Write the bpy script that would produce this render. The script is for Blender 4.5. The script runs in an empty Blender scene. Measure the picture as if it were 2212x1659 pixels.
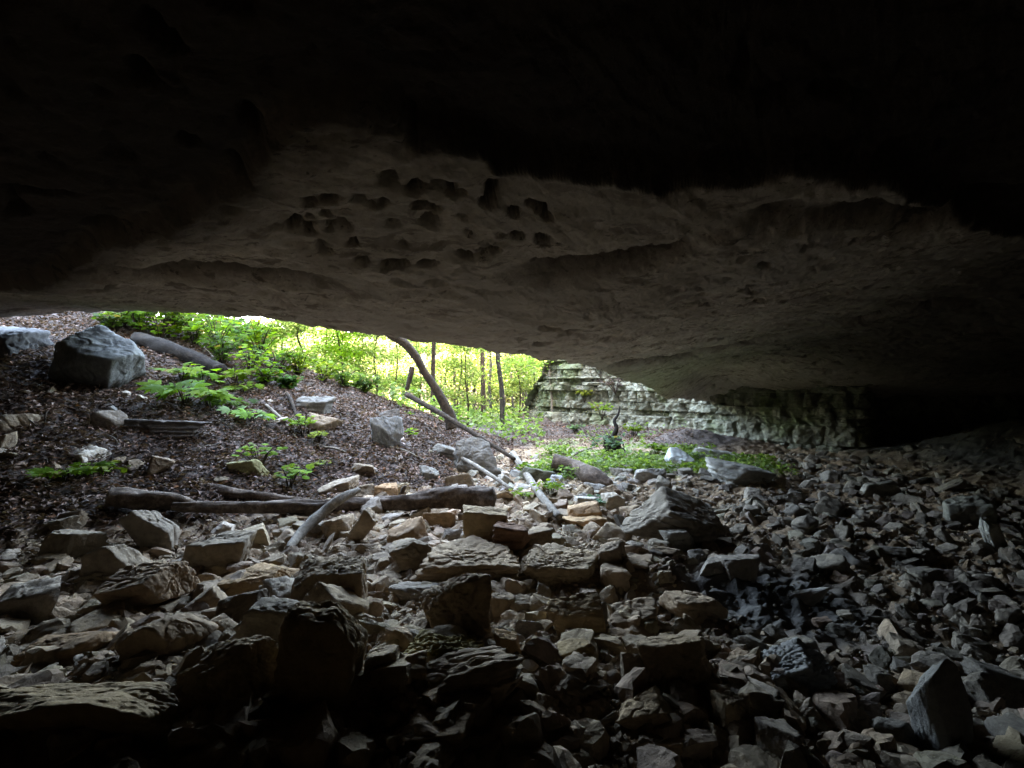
import bpy, bmesh, math
import numpy as np
from mathutils import Vector, Matrix, Euler
R = math.radians
S = bpy.context.scene
COL = S.collection
CAMZ = 1.6
FP = 512.0
K = 1024.0 / 2212.0          # measurements below were taken at 2212 px width

# ------------------------------------------------------------------ noise
_rs = np.random.RandomState(11)
PERM = np.tile(_rs.permutation(256), 2)
GRAD = _rs.normal(size=(256, 3)); GRAD /= np.linalg.norm(GRAD, axis=1)[:, None]

def perlin(P):
    P = np.asarray(P, float)
    I = np.floor(P).astype(int); f = P - I; I &= 255
    u = f * f * f * (f * (f * 6 - 15) + 10)
    out = 0
    for dx in (0, 1):
        hx = PERM[(I[:, 0] + dx) & 255]
        wx = u[:, 0] if dx else 1 - u[:, 0]
        for dy in (0, 1):
            hy = PERM[(hx + I[:, 1] + dy) & 255]
            wy = u[:, 1] if dy else 1 - u[:, 1]
            for dz in (0, 1):
                g = GRAD[PERM[(hy + I[:, 2] + dz) & 255]]
                wz = u[:, 2] if dz else 1 - u[:, 2]
                d = (g[:, 0] * (f[:, 0] - dx) + g[:, 1] * (f[:, 1] - dy) + g[:, 2] * (f[:, 2] - dz))
                out = out + d * wx * wy * wz
    return out * 1.6

def fbm(P, o=4, gain=.5):
    a, s = 1., 0
    P = np.asarray(P, float)
    for i in range(o):
        s = s + a * perlin(P * 2.03 ** i + i * 17.3); a *= gain
    return s

def sstep(a, b, x):
    t = np.clip((x - a) / (b - a), 0, 1)
    return t * t * (3 - 2 * t)

# ------------------------------------------------------------------ mesh helpers
def tag(o, label=None, cat=None, group=None, kind=None):
    if label: o['label'] = label
    if cat: o['category'] = cat
    if group: o['group'] = group
    if kind: o['kind'] = kind
    return o

def mkmesh(name, V, F, mat, smooth=True, colors=None):
    me = bpy.data.meshes.new(name)
    V = np.ascontiguousarray(V, np.float32); F = np.ascontiguousarray(F, np.int32)
    n, k = F.shape
    me.vertices.add(len(V)); me.vertices.foreach_set('co', V.ravel())
    me.loops.add(n * k); me.loops.foreach_set('vertex_index', F.ravel())
    me.polygons.add(n)
    me.polygons.foreach_set('loop_start', np.arange(0, n * k, k, dtype=np.int32))
    me.polygons.foreach_set('use_smooth', np.full(n, smooth, bool))
    me.update(calc_edges=True)
    if colors is not None:
        a = me.color_attributes.new('Col', 'FLOAT_COLOR', 'POINT')
        c = np.ones((len(V), 4), np.float32); c[:, :3] = colors
        a.data.foreach_set('color', c.ravel())
    me.materials.append(mat)
    return me

def mkobj(name, V, F, mat, parent=None, loc=None, smooth=True, colors=None):
    o = bpy.data.objects.new(name, mkmesh(name, V, F, mat, smooth, colors))
    COL.objects.link(o)
    if parent: o.parent = parent
    if loc is not None: o.location = loc
    return o

def empty(name, loc):
    o = bpy.data.objects.new(name, None); o.empty_display_size = .2
    COL.objects.link(o); o.location = loc
    return o

def gridfaces(r, c, closed=False):
    i = np.arange(r - 1)[:, None]; j = np.arange(c if closed else c - 1)[None, :]
    j2 = (j + 1) % c
    return np.stack([i * c + j, i * c + j2, (i + 1) * c + j2, (i + 1) * c + j], -1).reshape(-1, 4)

def tube(pts, rad, sides=10, seed=0, rough=.12, rf=6.0, sub=8):
    """a tapered, knobbly limb through pts; end caps pulled to a point"""
    pts = np.asarray(pts, float); rad = np.asarray(rad, float)
    n = len(pts); t = np.linspace(0, n - 1, (n - 1) * sub + 1)
    i = np.clip(np.floor(t).astype(int), 0, n - 2); f = (t - i)[:, None]
    p0 = pts[np.clip(i - 1, 0, n - 1)]; p1 = pts[i]; p2 = pts[i + 1]; p3 = pts[np.clip(i + 2, 0, n - 1)]
    C = .5 * ((2 * p1) + (p2 - p0) * f + (2 * p0 - 5 * p1 + 4 * p2 - p3) * f ** 2 + (3 * p1 - p0 - 3 * p2 + p3) * f ** 3)
    r = rad[i] * (1 - f[:, 0]) + rad[i + 1] * f[:, 0]
    T = np.gradient(C, axis=0); T /= np.linalg.norm(T, axis=1)[:, None] + 1e-9
    up = np.array([0, 0, 1.]) if abs(T[:, 2]).mean() < .8 else np.array([0, 1., 0])
    A = np.cross(T, up); A /= np.linalg.norm(A, axis=1)[:, None] + 1e-9
    B = np.cross(A, T)
    th = np.linspace(0, 2 * np.pi, sides, endpoint=False)
    D = A[:, None] * np.cos(th)[None, :, None] + B[:, None] * np.sin(th)[None, :, None]
    arc = np.concatenate([[0], np.cumsum(np.linalg.norm(np.diff(C, axis=0), axis=1))])
    q = np.stack([np.cos(th)[None] * 1.2 + 0 * arc[:, None], np.sin(th)[None] * 1.2 + 0 * arc[:, None],
                  arc[:, None] / max(rad.max(), .01) * .35 + 0 * th[None]], -1).reshape(-1, 3)
    nz = fbm(q + seed * 7.7, 3).reshape(len(C), sides)
    V = C[:, None] + D * (r[:, None] * (1 + rough * nz))[..., None]
    V = V.reshape(-1, 3)
    F = gridfaces(len(C), sides, True)
    e0 = len(V); V = np.vstack([V, C[0] - T[0] * r[0] * .15, C[-1] + T[-1] * r[-1] * .3])
    j = np.arange(sides); j2 = (j + 1) % sides; last = (len(C) - 1) * sides
    F = np.vstack([F, np.stack([j2, j, j * 0 + e0, j * 0 + e0], -1), np.stack([last + j, last + j2, j * 0 + e0 + 1, j * 0 + e0 + 1], -1)])
    # degenerate quads -> keep as triangles later
    tri = np.vstack([F[:, [0, 1, 2]], F[F[:, 2] != F[:, 3]][:, [0, 2, 3]]])
    return V, tri

def merge(parts):
    Vs, Fs, o = [], [], 0
    for V, F in parts:
        Vs.append(V); Fs.append(F + o); o += len(V)
    return np.vstack(Vs), np.vstack(Fs)

_ICO = {}
def ico(n):
    if n not in _ICO:
        bm = bmesh.new(); bmesh.ops.create_icosphere(bm, subdivisions=n, radius=1)
        V = np.array([v.co[:] for v in bm.verts]); F = np.array([[v.index for v in f.verts] for f in bm.faces]); bm.free()
        V /= np.linalg.norm(V, axis=1)[:, None]
        _ICO[n] = (V, F)
    return _ICO[n]

def rot(ax, a):
    return np.array(Matrix.Rotation(a, 3, ax))

def rock_shape(sub, seed, dims, slab=.8, planes=9, k=44, lump=.08, rough=.035, strata=0., pit=0., crack=.05, roll=0., pitch=0., tall=None):
    """an angular broken stone: a many-faced cut block, layered, cracked, pitted and rough, fitted to a box; base at z = 0"""
    P, F = ico(sub)
    rng = np.random.RandomState(seed)
    N = rng.normal(size=(planes, 3)); N[:, 2] *= .8
    base = np.array([[1, 0, 0], [-1, 0, 0], [0, 1, 0], [0, -1, 0], [0, 0, 1], [0, 0, -1.]]) + rng.normal(size=(6, 3)) * .22
    N = np.vstack([N, base]); N /= np.linalg.norm(N, axis=1)[:, None]
    d = np.concatenate([rng.uniform(.72, 1.05, planes), rng.uniform(.62, .9, 6)])
    q = np.clip(P @ N.T / d, 0, None)
    r = (q ** k).sum(1) ** (-1. / k)
    V = P * r[:, None]
    o = rng.uniform(-50, 50, 3)
    V = V * (1 + lump * fbm(P * 1.4 + o, 2))[:, None]
    V = V * np.array([1, rng.uniform(.85, 1.1), slab])
    if strata:
        t = np.tanh(5 * perlin(np.stack([V[:, 0] * .35, V[:, 1] * .35, V[:, 2] * 4.5 / max(slab, .3)], -1) + o))
        V = V * np.stack([1 + strata * t, 1 + strata * t, 1 + 0 * t], -1)
    if crack:
        c = np.clip(1 - np.abs(perlin(V * 1.9 + o + 5)) * 9, 0, 1)
        V = V - P * (crack * c)[:, None]
    V = V + P * (rough * fbm(V * 3.2 + o, 4, .6))[:, None]
    if pit:
        pit = pit * .5
        V = V - P * (pit * sstep(.05, .4, perlin(V * 8 + o)) + pit * .7 * sstep(.1, .4, perlin(V * 17 + o)))[:, None]
    V = V @ rot('X', pitch).T @ rot('Y', roll).T
    lo, hi = V.min(0), V.max(0)
    V = (V - (lo + hi) / 2) / (hi - lo) * np.array(dims)
    V[:, 2] += dims[2] / 2
    return V, F

# ------------------------------------------------------------------ materials
def newmat(name):
    m = bpy.data.materials.new(name); m.use_nodes = True
    nt = m.node_tree
    for n in list(nt.nodes): nt.nodes.remove(n)
    out = nt.nodes.new('ShaderNodeOutputMaterial')
    b = nt.nodes.new('ShaderNodeBsdfPrincipled')
    nt.links.new(b.outputs[0], out.inputs[0])
    return m, nt, b, out

def node(nt, typ, **kw):
    n = nt.nodes.new(typ)
    for k_, v in kw.items():
        if k_ in n.inputs: n.inputs[k_].default_value = v
        else: setattr(n, k_, v)
    return n

def noise(nt, vec, scale, detail=6, rough=.6, dist=0.):
    n = nt.nodes.new('ShaderNodeTexNoise')
    n.inputs['Scale'].default_value = scale; n.inputs['Detail'].default_value = detail
    n.inputs['Roughness'].default_value = rough; n.inputs['Distortion'].default_value = dist
    nt.links.new(vec, n.inputs['Vector'])
    return n.outputs['Fac']

def ramp(nt, fac, stops):
    r = nt.nodes.new('ShaderNodeValToRGB')
    el = r.color_ramp.elements
    while len(el) > 1: el.remove(el[-1])
    el[0].position = stops[0][0]; el[0].color = (*stops[0][1], 1)
    for p, c in stops[1:]:
        e = el.new(p); e.color = (*c, 1)
    nt.links.new(fac, r.inputs[0])
    return r.outputs[0]

def mix(nt, a, b, fac=.5, typ='MIX'):
    n = nt.nodes.new('ShaderNodeMix'); n.data_type = 'RGBA'; n.blend_type = typ
    for sock, v in ((n.inputs[0], fac), (n.inputs[6], a), (n.inputs[7], b)):
        if hasattr(v, 'is_linked') or hasattr(v, 'links'): nt.links.new(v, sock)
        elif isinstance(v, (int, float)): sock.default_value = v
        else: sock.default_value = (*v, 1)
    return n.outputs[2]

def bump(nt, b, chain):
    prev = None
    for h, strength, dist in chain:
        n = nt.nodes.new('ShaderNodeBump'); n.inputs['Strength'].default_value = strength; n.inputs['Distance'].default_value = dist
        nt.links.new(h, n.inputs['Height'])
        if prev: nt.links.new(prev, n.inputs['Normal'])
        prev = n.outputs[0]
    nt.links.new(prev, b.inputs['Normal'])

def coords(nt, kind='Object', scale=(1, 1, 1)):
    t = nt.nodes.new('ShaderNodeTexCoord')
    if scale == (1, 1, 1): return t.outputs[kind]
    mp = nt.nodes.new('ShaderNodeMapping'); mp.inputs['Scale'].default_value = scale
    nt.links.new(t.outputs[kind], mp.inputs[0])
    return mp.outputs[0]

def stone_mat(name, tone_from='obj', layers=False, dark=(.45, .42, .40), light=(1.25, 1.2, 1.14), stain=None, fine=30., bumpk=1., marks=False):
    m, nt, b, _ = newmat(name)
    v = coords(nt)
    if tone_from == 'obj':
        oi = nt.nodes.new('ShaderNodeObjectInfo'); tone = oi.outputs['Color']
        add = nt.nodes.new('ShaderNodeVectorMath'); add.operation = 'MULTIPLY_ADD'
        cmb = nt.nodes.new('ShaderNodeCombineXYZ')
        for i in range(3): nt.links.new(oi.outputs['Random'], cmb.inputs[i])
        nt.links.new(cmb.outputs[0], add.inputs[0]); add.inputs[1].default_value = (37, 51, 23); nt.links.new(v, add.inputs[2])
        v = add.outputs[0]
    elif tone_from == 'attr':
        a = nt.nodes.new('ShaderNodeAttribute'); a.attribute_name = 'Col'; tone = a.outputs['Color']
    else:
        rgb = nt.nodes.new('ShaderNodeRGB'); rgb.outputs[0].default_value = (*tone_from, 1); tone = rgb.outputs[0]
    n1 = noise(nt, v, 3.2, 9, .68, .3)
    c = mix(nt, tone, ramp(nt, n1, [(.28, dark), (.5, (.95, .93, .9)), (.72, light)]), 1., 'MULTIPLY')
    n2 = noise(nt, v, 14, 6, .7)
    c = mix(nt, c, ramp(nt, n2, [(.3, (.62, .6, .58)), (.55, (1, 1, 1)), (.75, (1.18, 1.16, 1.12))]), .8, 'MULTIPLY')
    if stain:
        n3 = noise(nt, v, .9, 4, .6, .6)
        c = mix(nt, c, stain, ramp(nt, n3, [(.52, (0, 0, 0)), (.62, (.8, .8, .8))]))
    if marks:      # mineral streaks, flake scars and hairline joints
        mp = nt.nodes.new('ShaderNodeMapping'); mp.inputs['Rotation'].default_value = (0, 0, -.45); mp.inputs['Scale'].default_value = (1.0, 2.6, 1); nt.links.new(v, mp.inputs[0])
        n4 = noise(nt, mp.outputs[0], 2.6, 7, .62, .8)
        c = mix(nt, c, (.16, .125, .10), ramp(nt, n4, [(.545, (0, 0, 0)), (.60, (.85, .85, .85))]))
        n5 = noise(nt, mp.outputs[0], 9, 5, .6, .4)
        c = mix(nt, c, (.11, .09, .07), ramp(nt, n5, [(.62, (0, 0, 0)), (.66, (.8, .8, .8))]))
        n6 = noise(nt, v, .7, 5, .6)
        c = mix(nt, c, (.36, .315, .28), ramp(nt, n6, [(.45, (0, 0, 0)), (.6, (.7, .7, .7))]))
        at_ = nt.nodes.new('ShaderNodeAttribute'); at_.attribute_name = 'Col'      # masks for the shade painted into the roof colour
        bed = mix(nt, c, (.10, .085, .08), 1., 'MULTIPLY')  # darkened tone for the painted roof shade, same rock
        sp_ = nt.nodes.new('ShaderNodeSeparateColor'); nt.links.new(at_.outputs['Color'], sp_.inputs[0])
        c = mix(nt, c, bed, sp_.outputs[0])  # bed is the darkened tone, painted in as roof shade
        c = mix(nt, c, mix(nt, c, (.22, .19, .17), 1., 'MULTIPLY'), sp_.outputs[1])     # shade painted into the pockets, holes and open joints
    nt.links.new(c, b.inputs['Base Color'])
    b.inputs['Roughness'].default_value = .88
    b.inputs['Specular IOR Level'].default_value = .25
    ch = [(noise(nt, v, 9, 8, .7), .55 * bumpk, .05), (noise(nt, v, fine, 6, .75), .6 * bumpk, .02)]
    if layers:
        vs = nt.nodes.new('ShaderNodeMapping'); vs.inputs['Scale'].default_value = (1.5, 1.5, 14); nt.links.new(v, vs.inputs[0])
        ch.insert(0, (noise(nt, vs.outputs[0], 1.6, 6, .6), .6 * bumpk, .05))
    bump(nt, b, ch)
    return m

def leaf_mat(name, gain=1., trans=.5, rough=.5, spec=.4):
    m, nt, b, out = newmat(name)
    a = nt.nodes.new('ShaderNodeAttribute'); a.attribute_name = 'Col'
    nt.links.new(a.outputs['Color'], b.inputs['Base Color'])
    b.inputs['Roughness'].default_value = rough; b.inputs['Specular IOR Level'].default_value = spec
    if trans:
        t = nt.nodes.new('ShaderNodeBsdfTranslucent')
        c = mix(nt, a.outputs['Color'], (1.15, 1.1, .5), 1., 'MULTIPLY'); nt.links.new(c, t.inputs[0])
        mx = nt.nodes.new('ShaderNodeMixShader'); mx.inputs[0].default_value = trans
        nt.links.new(b.outputs[0], mx.inputs[1]); nt.links.new(t.outputs[0], mx.inputs[2])
        nt.links.new(mx.outputs[0], out.inputs[0])
    return m

def bark_mat(name, c0, c1, c2, scale=(10, 10, 1.6), bumpk=1.):
    m, nt, b, _ = newmat(name)
    v = coords(nt, 'Object')
    n1 = noise(nt, v, 7, 8, .7, .4); n2 = noise(nt, v, 26, 6, .7)
    c = ramp(nt, n1, [(.3, c0), (.52, c1), (.7, c2)])
    c = mix(nt, c, ramp(nt, n2, [(.35, (.5, .5, .5)), (.6, (1.1, 1.1, 1.1))]), .85, 'MULTIPLY')
    nt.links.new(c, b.inputs['Base Color']); b.inputs['Roughness'].default_value = .9; b.inputs['Specular IOR Level'].default_value = .2
    bump(nt, b, [(n1, .7 * bumpk, .04), (n2, .7 * bumpk, .015)])
    return m

M_rock = stone_mat('broken_limestone')
M_rocklay = stone_mat('layered_limestone', layers=True)
M_rubble = stone_mat('rubble_stone', tone_from='attr')
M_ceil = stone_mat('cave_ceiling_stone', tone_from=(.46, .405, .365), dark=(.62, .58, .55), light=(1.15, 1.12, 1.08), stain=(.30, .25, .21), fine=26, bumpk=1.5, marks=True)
M_wall = stone_mat('stratified_wall_stone', tone_from=(.185, .185, .15), dark=(.35, .36, .33), light=(1.5, 1.5, 1.42), stain=(.09, .105, .05), bumpk=1.2)
M_litter = leaf_mat('dead_leaf', trans=.1, rough=.78, spec=.15)
M_leaf = leaf_mat('green_leaf', trans=.5, rough=.7, spec=.06)
M_bark = bark_mat('brown_bark', (.014, .01, .007), (.04, .027, .018), (.085, .06, .042))
M_barkgrey = bark_mat('grey_forest_bark', (.012, .011, .01), (.035, .031, .027), (.08, .072, .06))
M_logmat = bark_mat('weathered_log', (.03, .02, .015), (.10, .07, .052), (.24, .185, .15))
M_palewood = bark_mat('pale_bare_wood', (.10, .08, .062), (.19, .16, .13), (.29, .255, .215))
M_darkwood = bark_mat('dark_rotten_wood', (.008, .006, .005), (.02, .015, .012), (.045, .035, .027))

# ------------------------------------------------------------------ ground form
BANK = np.array([(-16., -2.), (-9., 1.8), (-4.7, 4.7), (-1.0, 7.6), (-.05, 12.6), (-.4, 20.), (-1.5, 60.)])
WALL = np.array([(.45, 19.6), (1.15, 18.3), (1.9, 17.1), (3.4, 16.2), (4.7, 14.9), (6.0, 13.2), (7.9, 11.5), (9.0, 12.6), (14., 12.2), (24., 11.)])

def polydist(x, y, L, signed=False):
    best = np.full(x.shape, 1e9); sg = np.ones(x.shape)
    for a, b in zip(L[:-1], L[1:]):
        d = b - a
        t = np.clip(((x - a[0]) * d[0] + (y - a[1]) * d[1]) / (d @ d), 0, 1)
        ex = x - a[0] - t * d[0]; ey = y - a[1] - t * d[1]
        dd = np.hypot(ex, ey); s = np.sign(d[0] * ey - d[1] * ex)
        m = dd < best
        best = np.where(m, dd, best); sg = np.where(m, s, sg)
    return best * sg if signed else best

def G(x, y):
    """height of the ground"""
    x = np.atleast_1d(np.asarray(x, float)); y = np.atleast_1d(np.asarray(y, float))
    d = polydist(x, y, BANK, True)
    soft = np.where(d > 4, d, np.log1p(np.exp(np.clip(d * 3.0, -40, 40))) / 3.0)
    fall = 1 - .85 * sstep(12.3, 19, y + .25 * np.clip(-x - 6, 0, 8))
    z = .385 * np.minimum(soft, 14) * fall
    dw = polydist(x, y, WALL)
    z = z + .2 * sstep(2.2, .2, dw) * sstep(11, 14, y) * sstep(-1, 1, x)
    z = z + .6 * np.clip(x - .1, 0, 6) * sstep(17., 20.5, y) * np.exp(-np.clip(y - 30, 0, 99) / 12.)
    z = z + .30 * np.clip(x - 7.2, 0, 6) * sstep(12.5, 10, y)
    z = z + .36 * np.exp(-((x - 4.6) / .9) ** 2 - ((y - 13.0) / .9) ** 2)       # leaf mound at the foot of the wall
    z = z + .28 * np.exp(-((x + 1.2) / 1.3) ** 2 - ((y - 2.3) / .8) ** 2) + .12 * np.exp(-((x - .2) / 1.2) ** 2 - ((y - 4.3) / .6) ** 2)
    z = z + 1.5 * sstep(38, 120, y) + 3. * sstep(30, 80, -x) * sstep(10, 30, y)
    P = np.stack([x, y, 0 * x], -1)
    z = z + .10 * fbm(P * .8, 3) + .035 * fbm(P * 4.1 + 9, 3)
    return z

def ray(px, py):
    return np.array([(px - 512) / FP, 1.0, (384 - py) / FP])

def hit(px, py, ymax=40.):
    """where the line of sight through a measured pixel meets the ground"""
    r = ray(px, py)
    ys = np.arange(1.2, ymax, .02)
    dz = CAMZ + r[2] * ys - G(r[0] * ys, ys)
    i = np.argmax(dz < 0)
    y = ys[i] if dz[i] < 0 else ymax
    return np.array([r[0] * y, y, CAMZ + r[2] * y])

def at(px, py, y):
    r = ray(px, py)
    return np.array([r[0] * y, y, CAMZ + r[2] * y])

def D2(x, y): return x * K, y * K
def hit2(x, y): return hit(x * K, y * K)
def at2(x, y, d): return at(x * K, y * K, d)

# ------------------------------------------------------------------ ground mesh
yr = np.concatenate([np.linspace(-14, 1.4, 50), np.linspace(1.45, 15, 470), 15 + 1.2 * (np.exp(np.linspace(.02, 5.6, 150)) - 1)])
u = np.linspace(-1, 1, 640); su = np.sinh(u * 1.7) / np.sinh(1.7)
wid = 15 + np.clip(yr, 0, None) * 1.15
X = su[None] * wid[:, None]; Y = np.repeat(yr[:, None], len(u), 1)
x, y = X.ravel(), Y.ravel()
d = polydist(x, y, BANK, True)
P2 = np.stack([x, y, 0 * x], -1)
litter = sstep(-.25, .35, d + .35 * fbm(P2 * 1.3, 3)) * sstep(3.0, 4.2, y)
mound = np.exp(-((x - 4.6) / 1.0) ** 2 - ((y - 13.0) / 1.0) ** 2)
litter = np.maximum(litter, np.clip(mound * 1.8, 0, 1) + sstep(11.8, 13, y) * (1 - .75 * sstep(.3, .8, x) * sstep(15, 14, y)))
green = sstep(8.3, 9.2, y) * sstep(.4, 1.2, x) * sstep(5.2, 4.2, x) * (1 - litter) * sstep(-.3, .2, fbm(P2 * 1.1 + 4, 3))
mud = np.exp(-((x - 1.95) / .75) ** 4 - ((y - 3.75) / .62) ** 4) + sstep(7.0, 8.6, x + .5 * fbm(P2 * .6, 2)) * sstep(5.5, 7, y)
mud = np.clip(mud, 0, 1)
z = G(x, y) + (1 - mud * .8) * (.03 * fbm(P2 * 9, 3) * (1 + (1 - litter))) + .045 * mud * fbm(P2 * 8, 4, .7)
m, nt, b, _ = newmat('cave_ground')
v = coords(nt); a = nt.nodes.new('ShaderNodeAttribute'); a.attribute_name = 'Col'
sep = nt.nodes.new('ShaderNodeSeparateColor'); nt.links.new(a.outputs['Color'], sep.inputs[0])
n1 = noise(nt, v, 2.2, 8, .65); n2 = noise(nt, v, 22, 8, .75)
dirt = ramp(nt, n1, [(.3, (.13, .085, .05)), (.5, (.27, .18, .11)), (.7, (.40, .28, .18))])
dirt = mix(nt, dirt, ramp(nt, n2, [(.3, (.45, .45, .45)), (.62, (1.2, 1.2, 1.2))]), .9, 'MULTIPLY')
lit = ramp(nt, n2, [(.35, (.025, .018, .016)), (.55, (.085, .06, .05)), (.7, (.2, .16, .14))])
grn = ramp(nt, n2, [(.3, (.03, .03, .015)), (.5, (.10, .15, .04)), (.7, (.22, .27, .12))])
mudc = ramp(nt, n1, [(.3, (.06, .056, .052)), (.7, (.13, .124, .115))])
c = mix(nt, dirt, mudc, sep.outputs[2]); c = mix(nt, c, grn, sep.outputs[1]); c = mix(nt, c, lit, sep.outputs[0])
nt.links.new(c, b.inputs['Base Color']); b.inputs['Roughness'].default_value = .9
bump(nt, b, [(n2, .8, .04), (noise(nt, v, 70, 5, .7), .5, .012)])
ground = mkobj('ground', np.stack([x, y, z], -1), gridfaces(len(yr), len(u)), m, colors=np.stack([litter, green, mud], -1))
tag(ground, 'uneven cave floor of dirt and mud rising to a leaf covered bank', 'ground', kind='structure')

# ------------------------------------------------------------------ cave ceiling
LIPPX = [(0, 318, 9.0), (40, 314, 9.2), (90, 311, 9.1), (185, 312, 8.2), (240, 315, 7.3), (282, 320, 6.6), (345, 331, 6.0), (390, 334, 5.75),
         (430, 340, 5.7), (480, 347, 5.8), (520, 353, 6.3), (553, 359, 7.0), (600, 370, 8.6), (622, 378, 9.7), (645, 386, 11.0), (668, 400, 12.6)]
LIP = np.array([at(*p) for p in LIPPX])
LIP = np.vstack([[(-30, 5.0, 1.4), (-17, 7.0, 2.0), (-12, 8.4, 2.55)], LIP, [(4.9, 13.9, 1.1), (6.2, 14.3, 1.0), (8.0, 14.4, 1.0), (14, 14.2, 1.0), (28, 14., 1.0)]])
CP = [tuple(p) for p in LIP[2:-2]]
CP += [(-.3, 4.3, 3.25), (-3.2, 4.2, 3.1), (3.2, 4.6, 3.2), (-3.3, 6.2, 2.86), (-6.5, 6, 2.85), (3.5, 8.5, 2.65), (0, 0, 3.9), (-6, 0, 3.6), (6, 0, 3.7),
       (6, 4.5, 3.1), (10, 4, 2.9), (0, -6, 3.4), (-8, -6, 3.), (8, -6, 3.), (0, -13, 1.5), (-12, -12, 1.), (12, -12, 1.), (-14, 2, 2.2), (15, 0, 2.4), (16, 8, 2.), (24, 0, 1.5), (-24, -2, 1.),
       (5.2, 13.6, 1.5), (6.2, 12.4, 1.62), (7.7, 10.9, 1.75), (9.0, 9.5, 2.0), (4.6, 12, 1.95), (6.0, 10.2, 2.2), (12, 12, 1.4)]
CP = np.array(CP)
nl = len(LIP) - 4
for i in range(nl, len(CP)):
    if CP[i, 1] > 2.5 and CP[i, 1] < 12.3 and CP[i, 0] < 5.5 and i < nl + 10: CP[i] = (CP[i, 0] * .74, CP[i, 1] * .74, CAMZ + (CP[i, 2] - CAMZ) * .74)
def _U(r): return np.where(r > 1e-9, r * r * np.log(r + 1e-12), 0)
n = len(CP)
Kmat = _U(np.hypot(CP[:, None, 0] - CP[None, :, 0], CP[:, None, 1] - CP[None, :, 1])) + np.eye(n) * .02
A = np.zeros((n + 3, n + 3)); A[:n, :n] = Kmat; A[:n, n:] = np.c_[np.ones(n), CP[:, :2]]; A[n:, :n] = A[:n, n:].T
Wt = np.linalg.solve(A, np.r_[CP[:, 2], 0, 0, 0])
def Zc(x, y):
    s = Wt[n] + Wt[n + 1] * x + Wt[n + 2] * y
    for i in range(n): s = s + Wt[i] * _U(np.hypot(x - CP[i, 0], y - CP[i, 1]))
    return s
def hitc(px, py):
    r = ray(px, py); ys = np.arange(.8, 16, .02)
    dz = Zc(r[0] * ys, ys) - (CAMZ + r[2] * ys)
    i = np.argmax(dz < 0); yy = ys[i] if dz[i] < 0 else 14.
    return np.array([r[0] * yy, yy])

def dens(L, n):
    s = np.r_[0, np.cumsum(np.hypot(np.diff(L[:, 0]), np.diff(L[:, 1])))]
    # smooth then resample, dense in the part that lies before the camera
    t = np.linspace(0, 1, 4000); q = np.stack([np.interp(t * s[-1], s, L[:, i]) for i in range(3)], -1)
    w = 1 / (1 + np.clip(np.abs(q[:, 0]) - 9, 0, 99) * .6) * 1.0
    cw = np.r_[0, np.cumsum((w[1:] + w[:-1]) / 2)]; cw /= cw[-1]
    tt = np.interp(np.linspace(0, 1, n), cw, t)
    return np.stack([np.interp(tt * s[-1], s, L[:, i]) for i in range(3)], -1)
NU = 1000
lip = dens(LIP, NU)
back = np.stack([np.interp(lip[:, 0], [-30, -9, 0, 9, 28], [-32, -16, 0, 16, 30]), np.full(NU, -14.)], -1)
vv = np.concatenate([np.linspace(0, .02, 14, endpoint=False), np.linspace(.02, .5, 640, endpoint=False), np.linspace(.5, 1, 60)])[::-1]
CX = lip[None, :, 0] * (1 - vv[:, None]) + back[None, :, 0] * vv[:, None]
CY = lip[None, :, 1] * (1 - vv[:, None]) + back[None, :, 1] * vv[:, None]
cx, cy = CX.ravel(), CY.ravel()
cz = np.concatenate([Zc(cx[i:i + 50000], cy[i:i + 50000]) for i in range(0, len(cx), 50000)])
P2 = np.stack([cx, cy, 0 * cx], -1)
wob = .10 * fbm(P2 * 2.6 + 3, 5, .6)
pitshade = 0 * cx  # shade put into the colour of pits, holes and joints
def ledge(pts, h, soft, amp=1., keep=False, joint=True):
    """a bedding step: the roof is higher on the camera's side of a line measured on the roof"""
    global cz, pitshade
    L = np.array([hitc(a * K, b * K) for a, b in pts]); o = np.argsort(L[:, 0]); L = L[o]
    ye = np.interp(cx, L[:, 0], L[:, 1]) + wob * (amp if keep else .3)
    f = sstep(0, soft, ye - cy)
    lo, hi = L[0, 0], L[-1, 0]
    if keep:
        f = .55 * f + .45 * sstep(.3, 1.8, ye - cy); env = 1.; dec = np.exp(-np.clip(-cy - 3, 0, 99) / 4.)
    else:
        env = sstep(lo - .5, lo + .15, cx) * sstep(hi + 1.2, hi - .1, cx); dec = np.exp(-np.clip(ye - cy, 0, 99) / 6.)
    if joint and not keep:      # an open joint along the step
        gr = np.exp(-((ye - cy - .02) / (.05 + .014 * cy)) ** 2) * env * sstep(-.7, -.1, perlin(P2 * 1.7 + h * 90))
        cz = cz + .16 * gr; pitshade = np.maximum(pitshade, .9 * gr)
    cz = cz + h * f * env * dec
    w_ = .05 + .75 * sstep(-.1, -1.3, cx)
    return sstep(-w_ * .7, w_ * .35, ye - cy + .03 * fbm(P2 * 7 + 40, 3))  # where the roof colour is darkened as shade, softer on the left
roofshade = ledge([(-250, 660), (100, 612), (230, 552), (330, 520), (430, 480), (545, 420), (575, 330), (720, 268), (860, 296), (900, 340), (1040, 346), (1060, 378), (1130, 398), (1320, 413), (1500, 418), (1700, 402), (1900, 430), (2200, 520), (2500, 600)], .30, .12, amp=.45, keep=True)  # shade painted on the roof, camera side of this ledge
ledge([(1170, 605), (1300, 590), (1430, 562), (1560, 515), (1700, 482), (1860, 488), (2000, 500)], .06, .12)
ledge([(1320, 795), (1390, 785), (1460, 778), (1580, 752), (1730, 720), (1850, 695), (2000, 660)], .06, .14)
ledge([(960, 640), (1050, 665), (1130, 695), (1230, 722), (1320, 735)], .03, .10, joint=False)
ledge([(640, 625), (690, 650), (780, 640)], .03, .10, joint=False)
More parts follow.
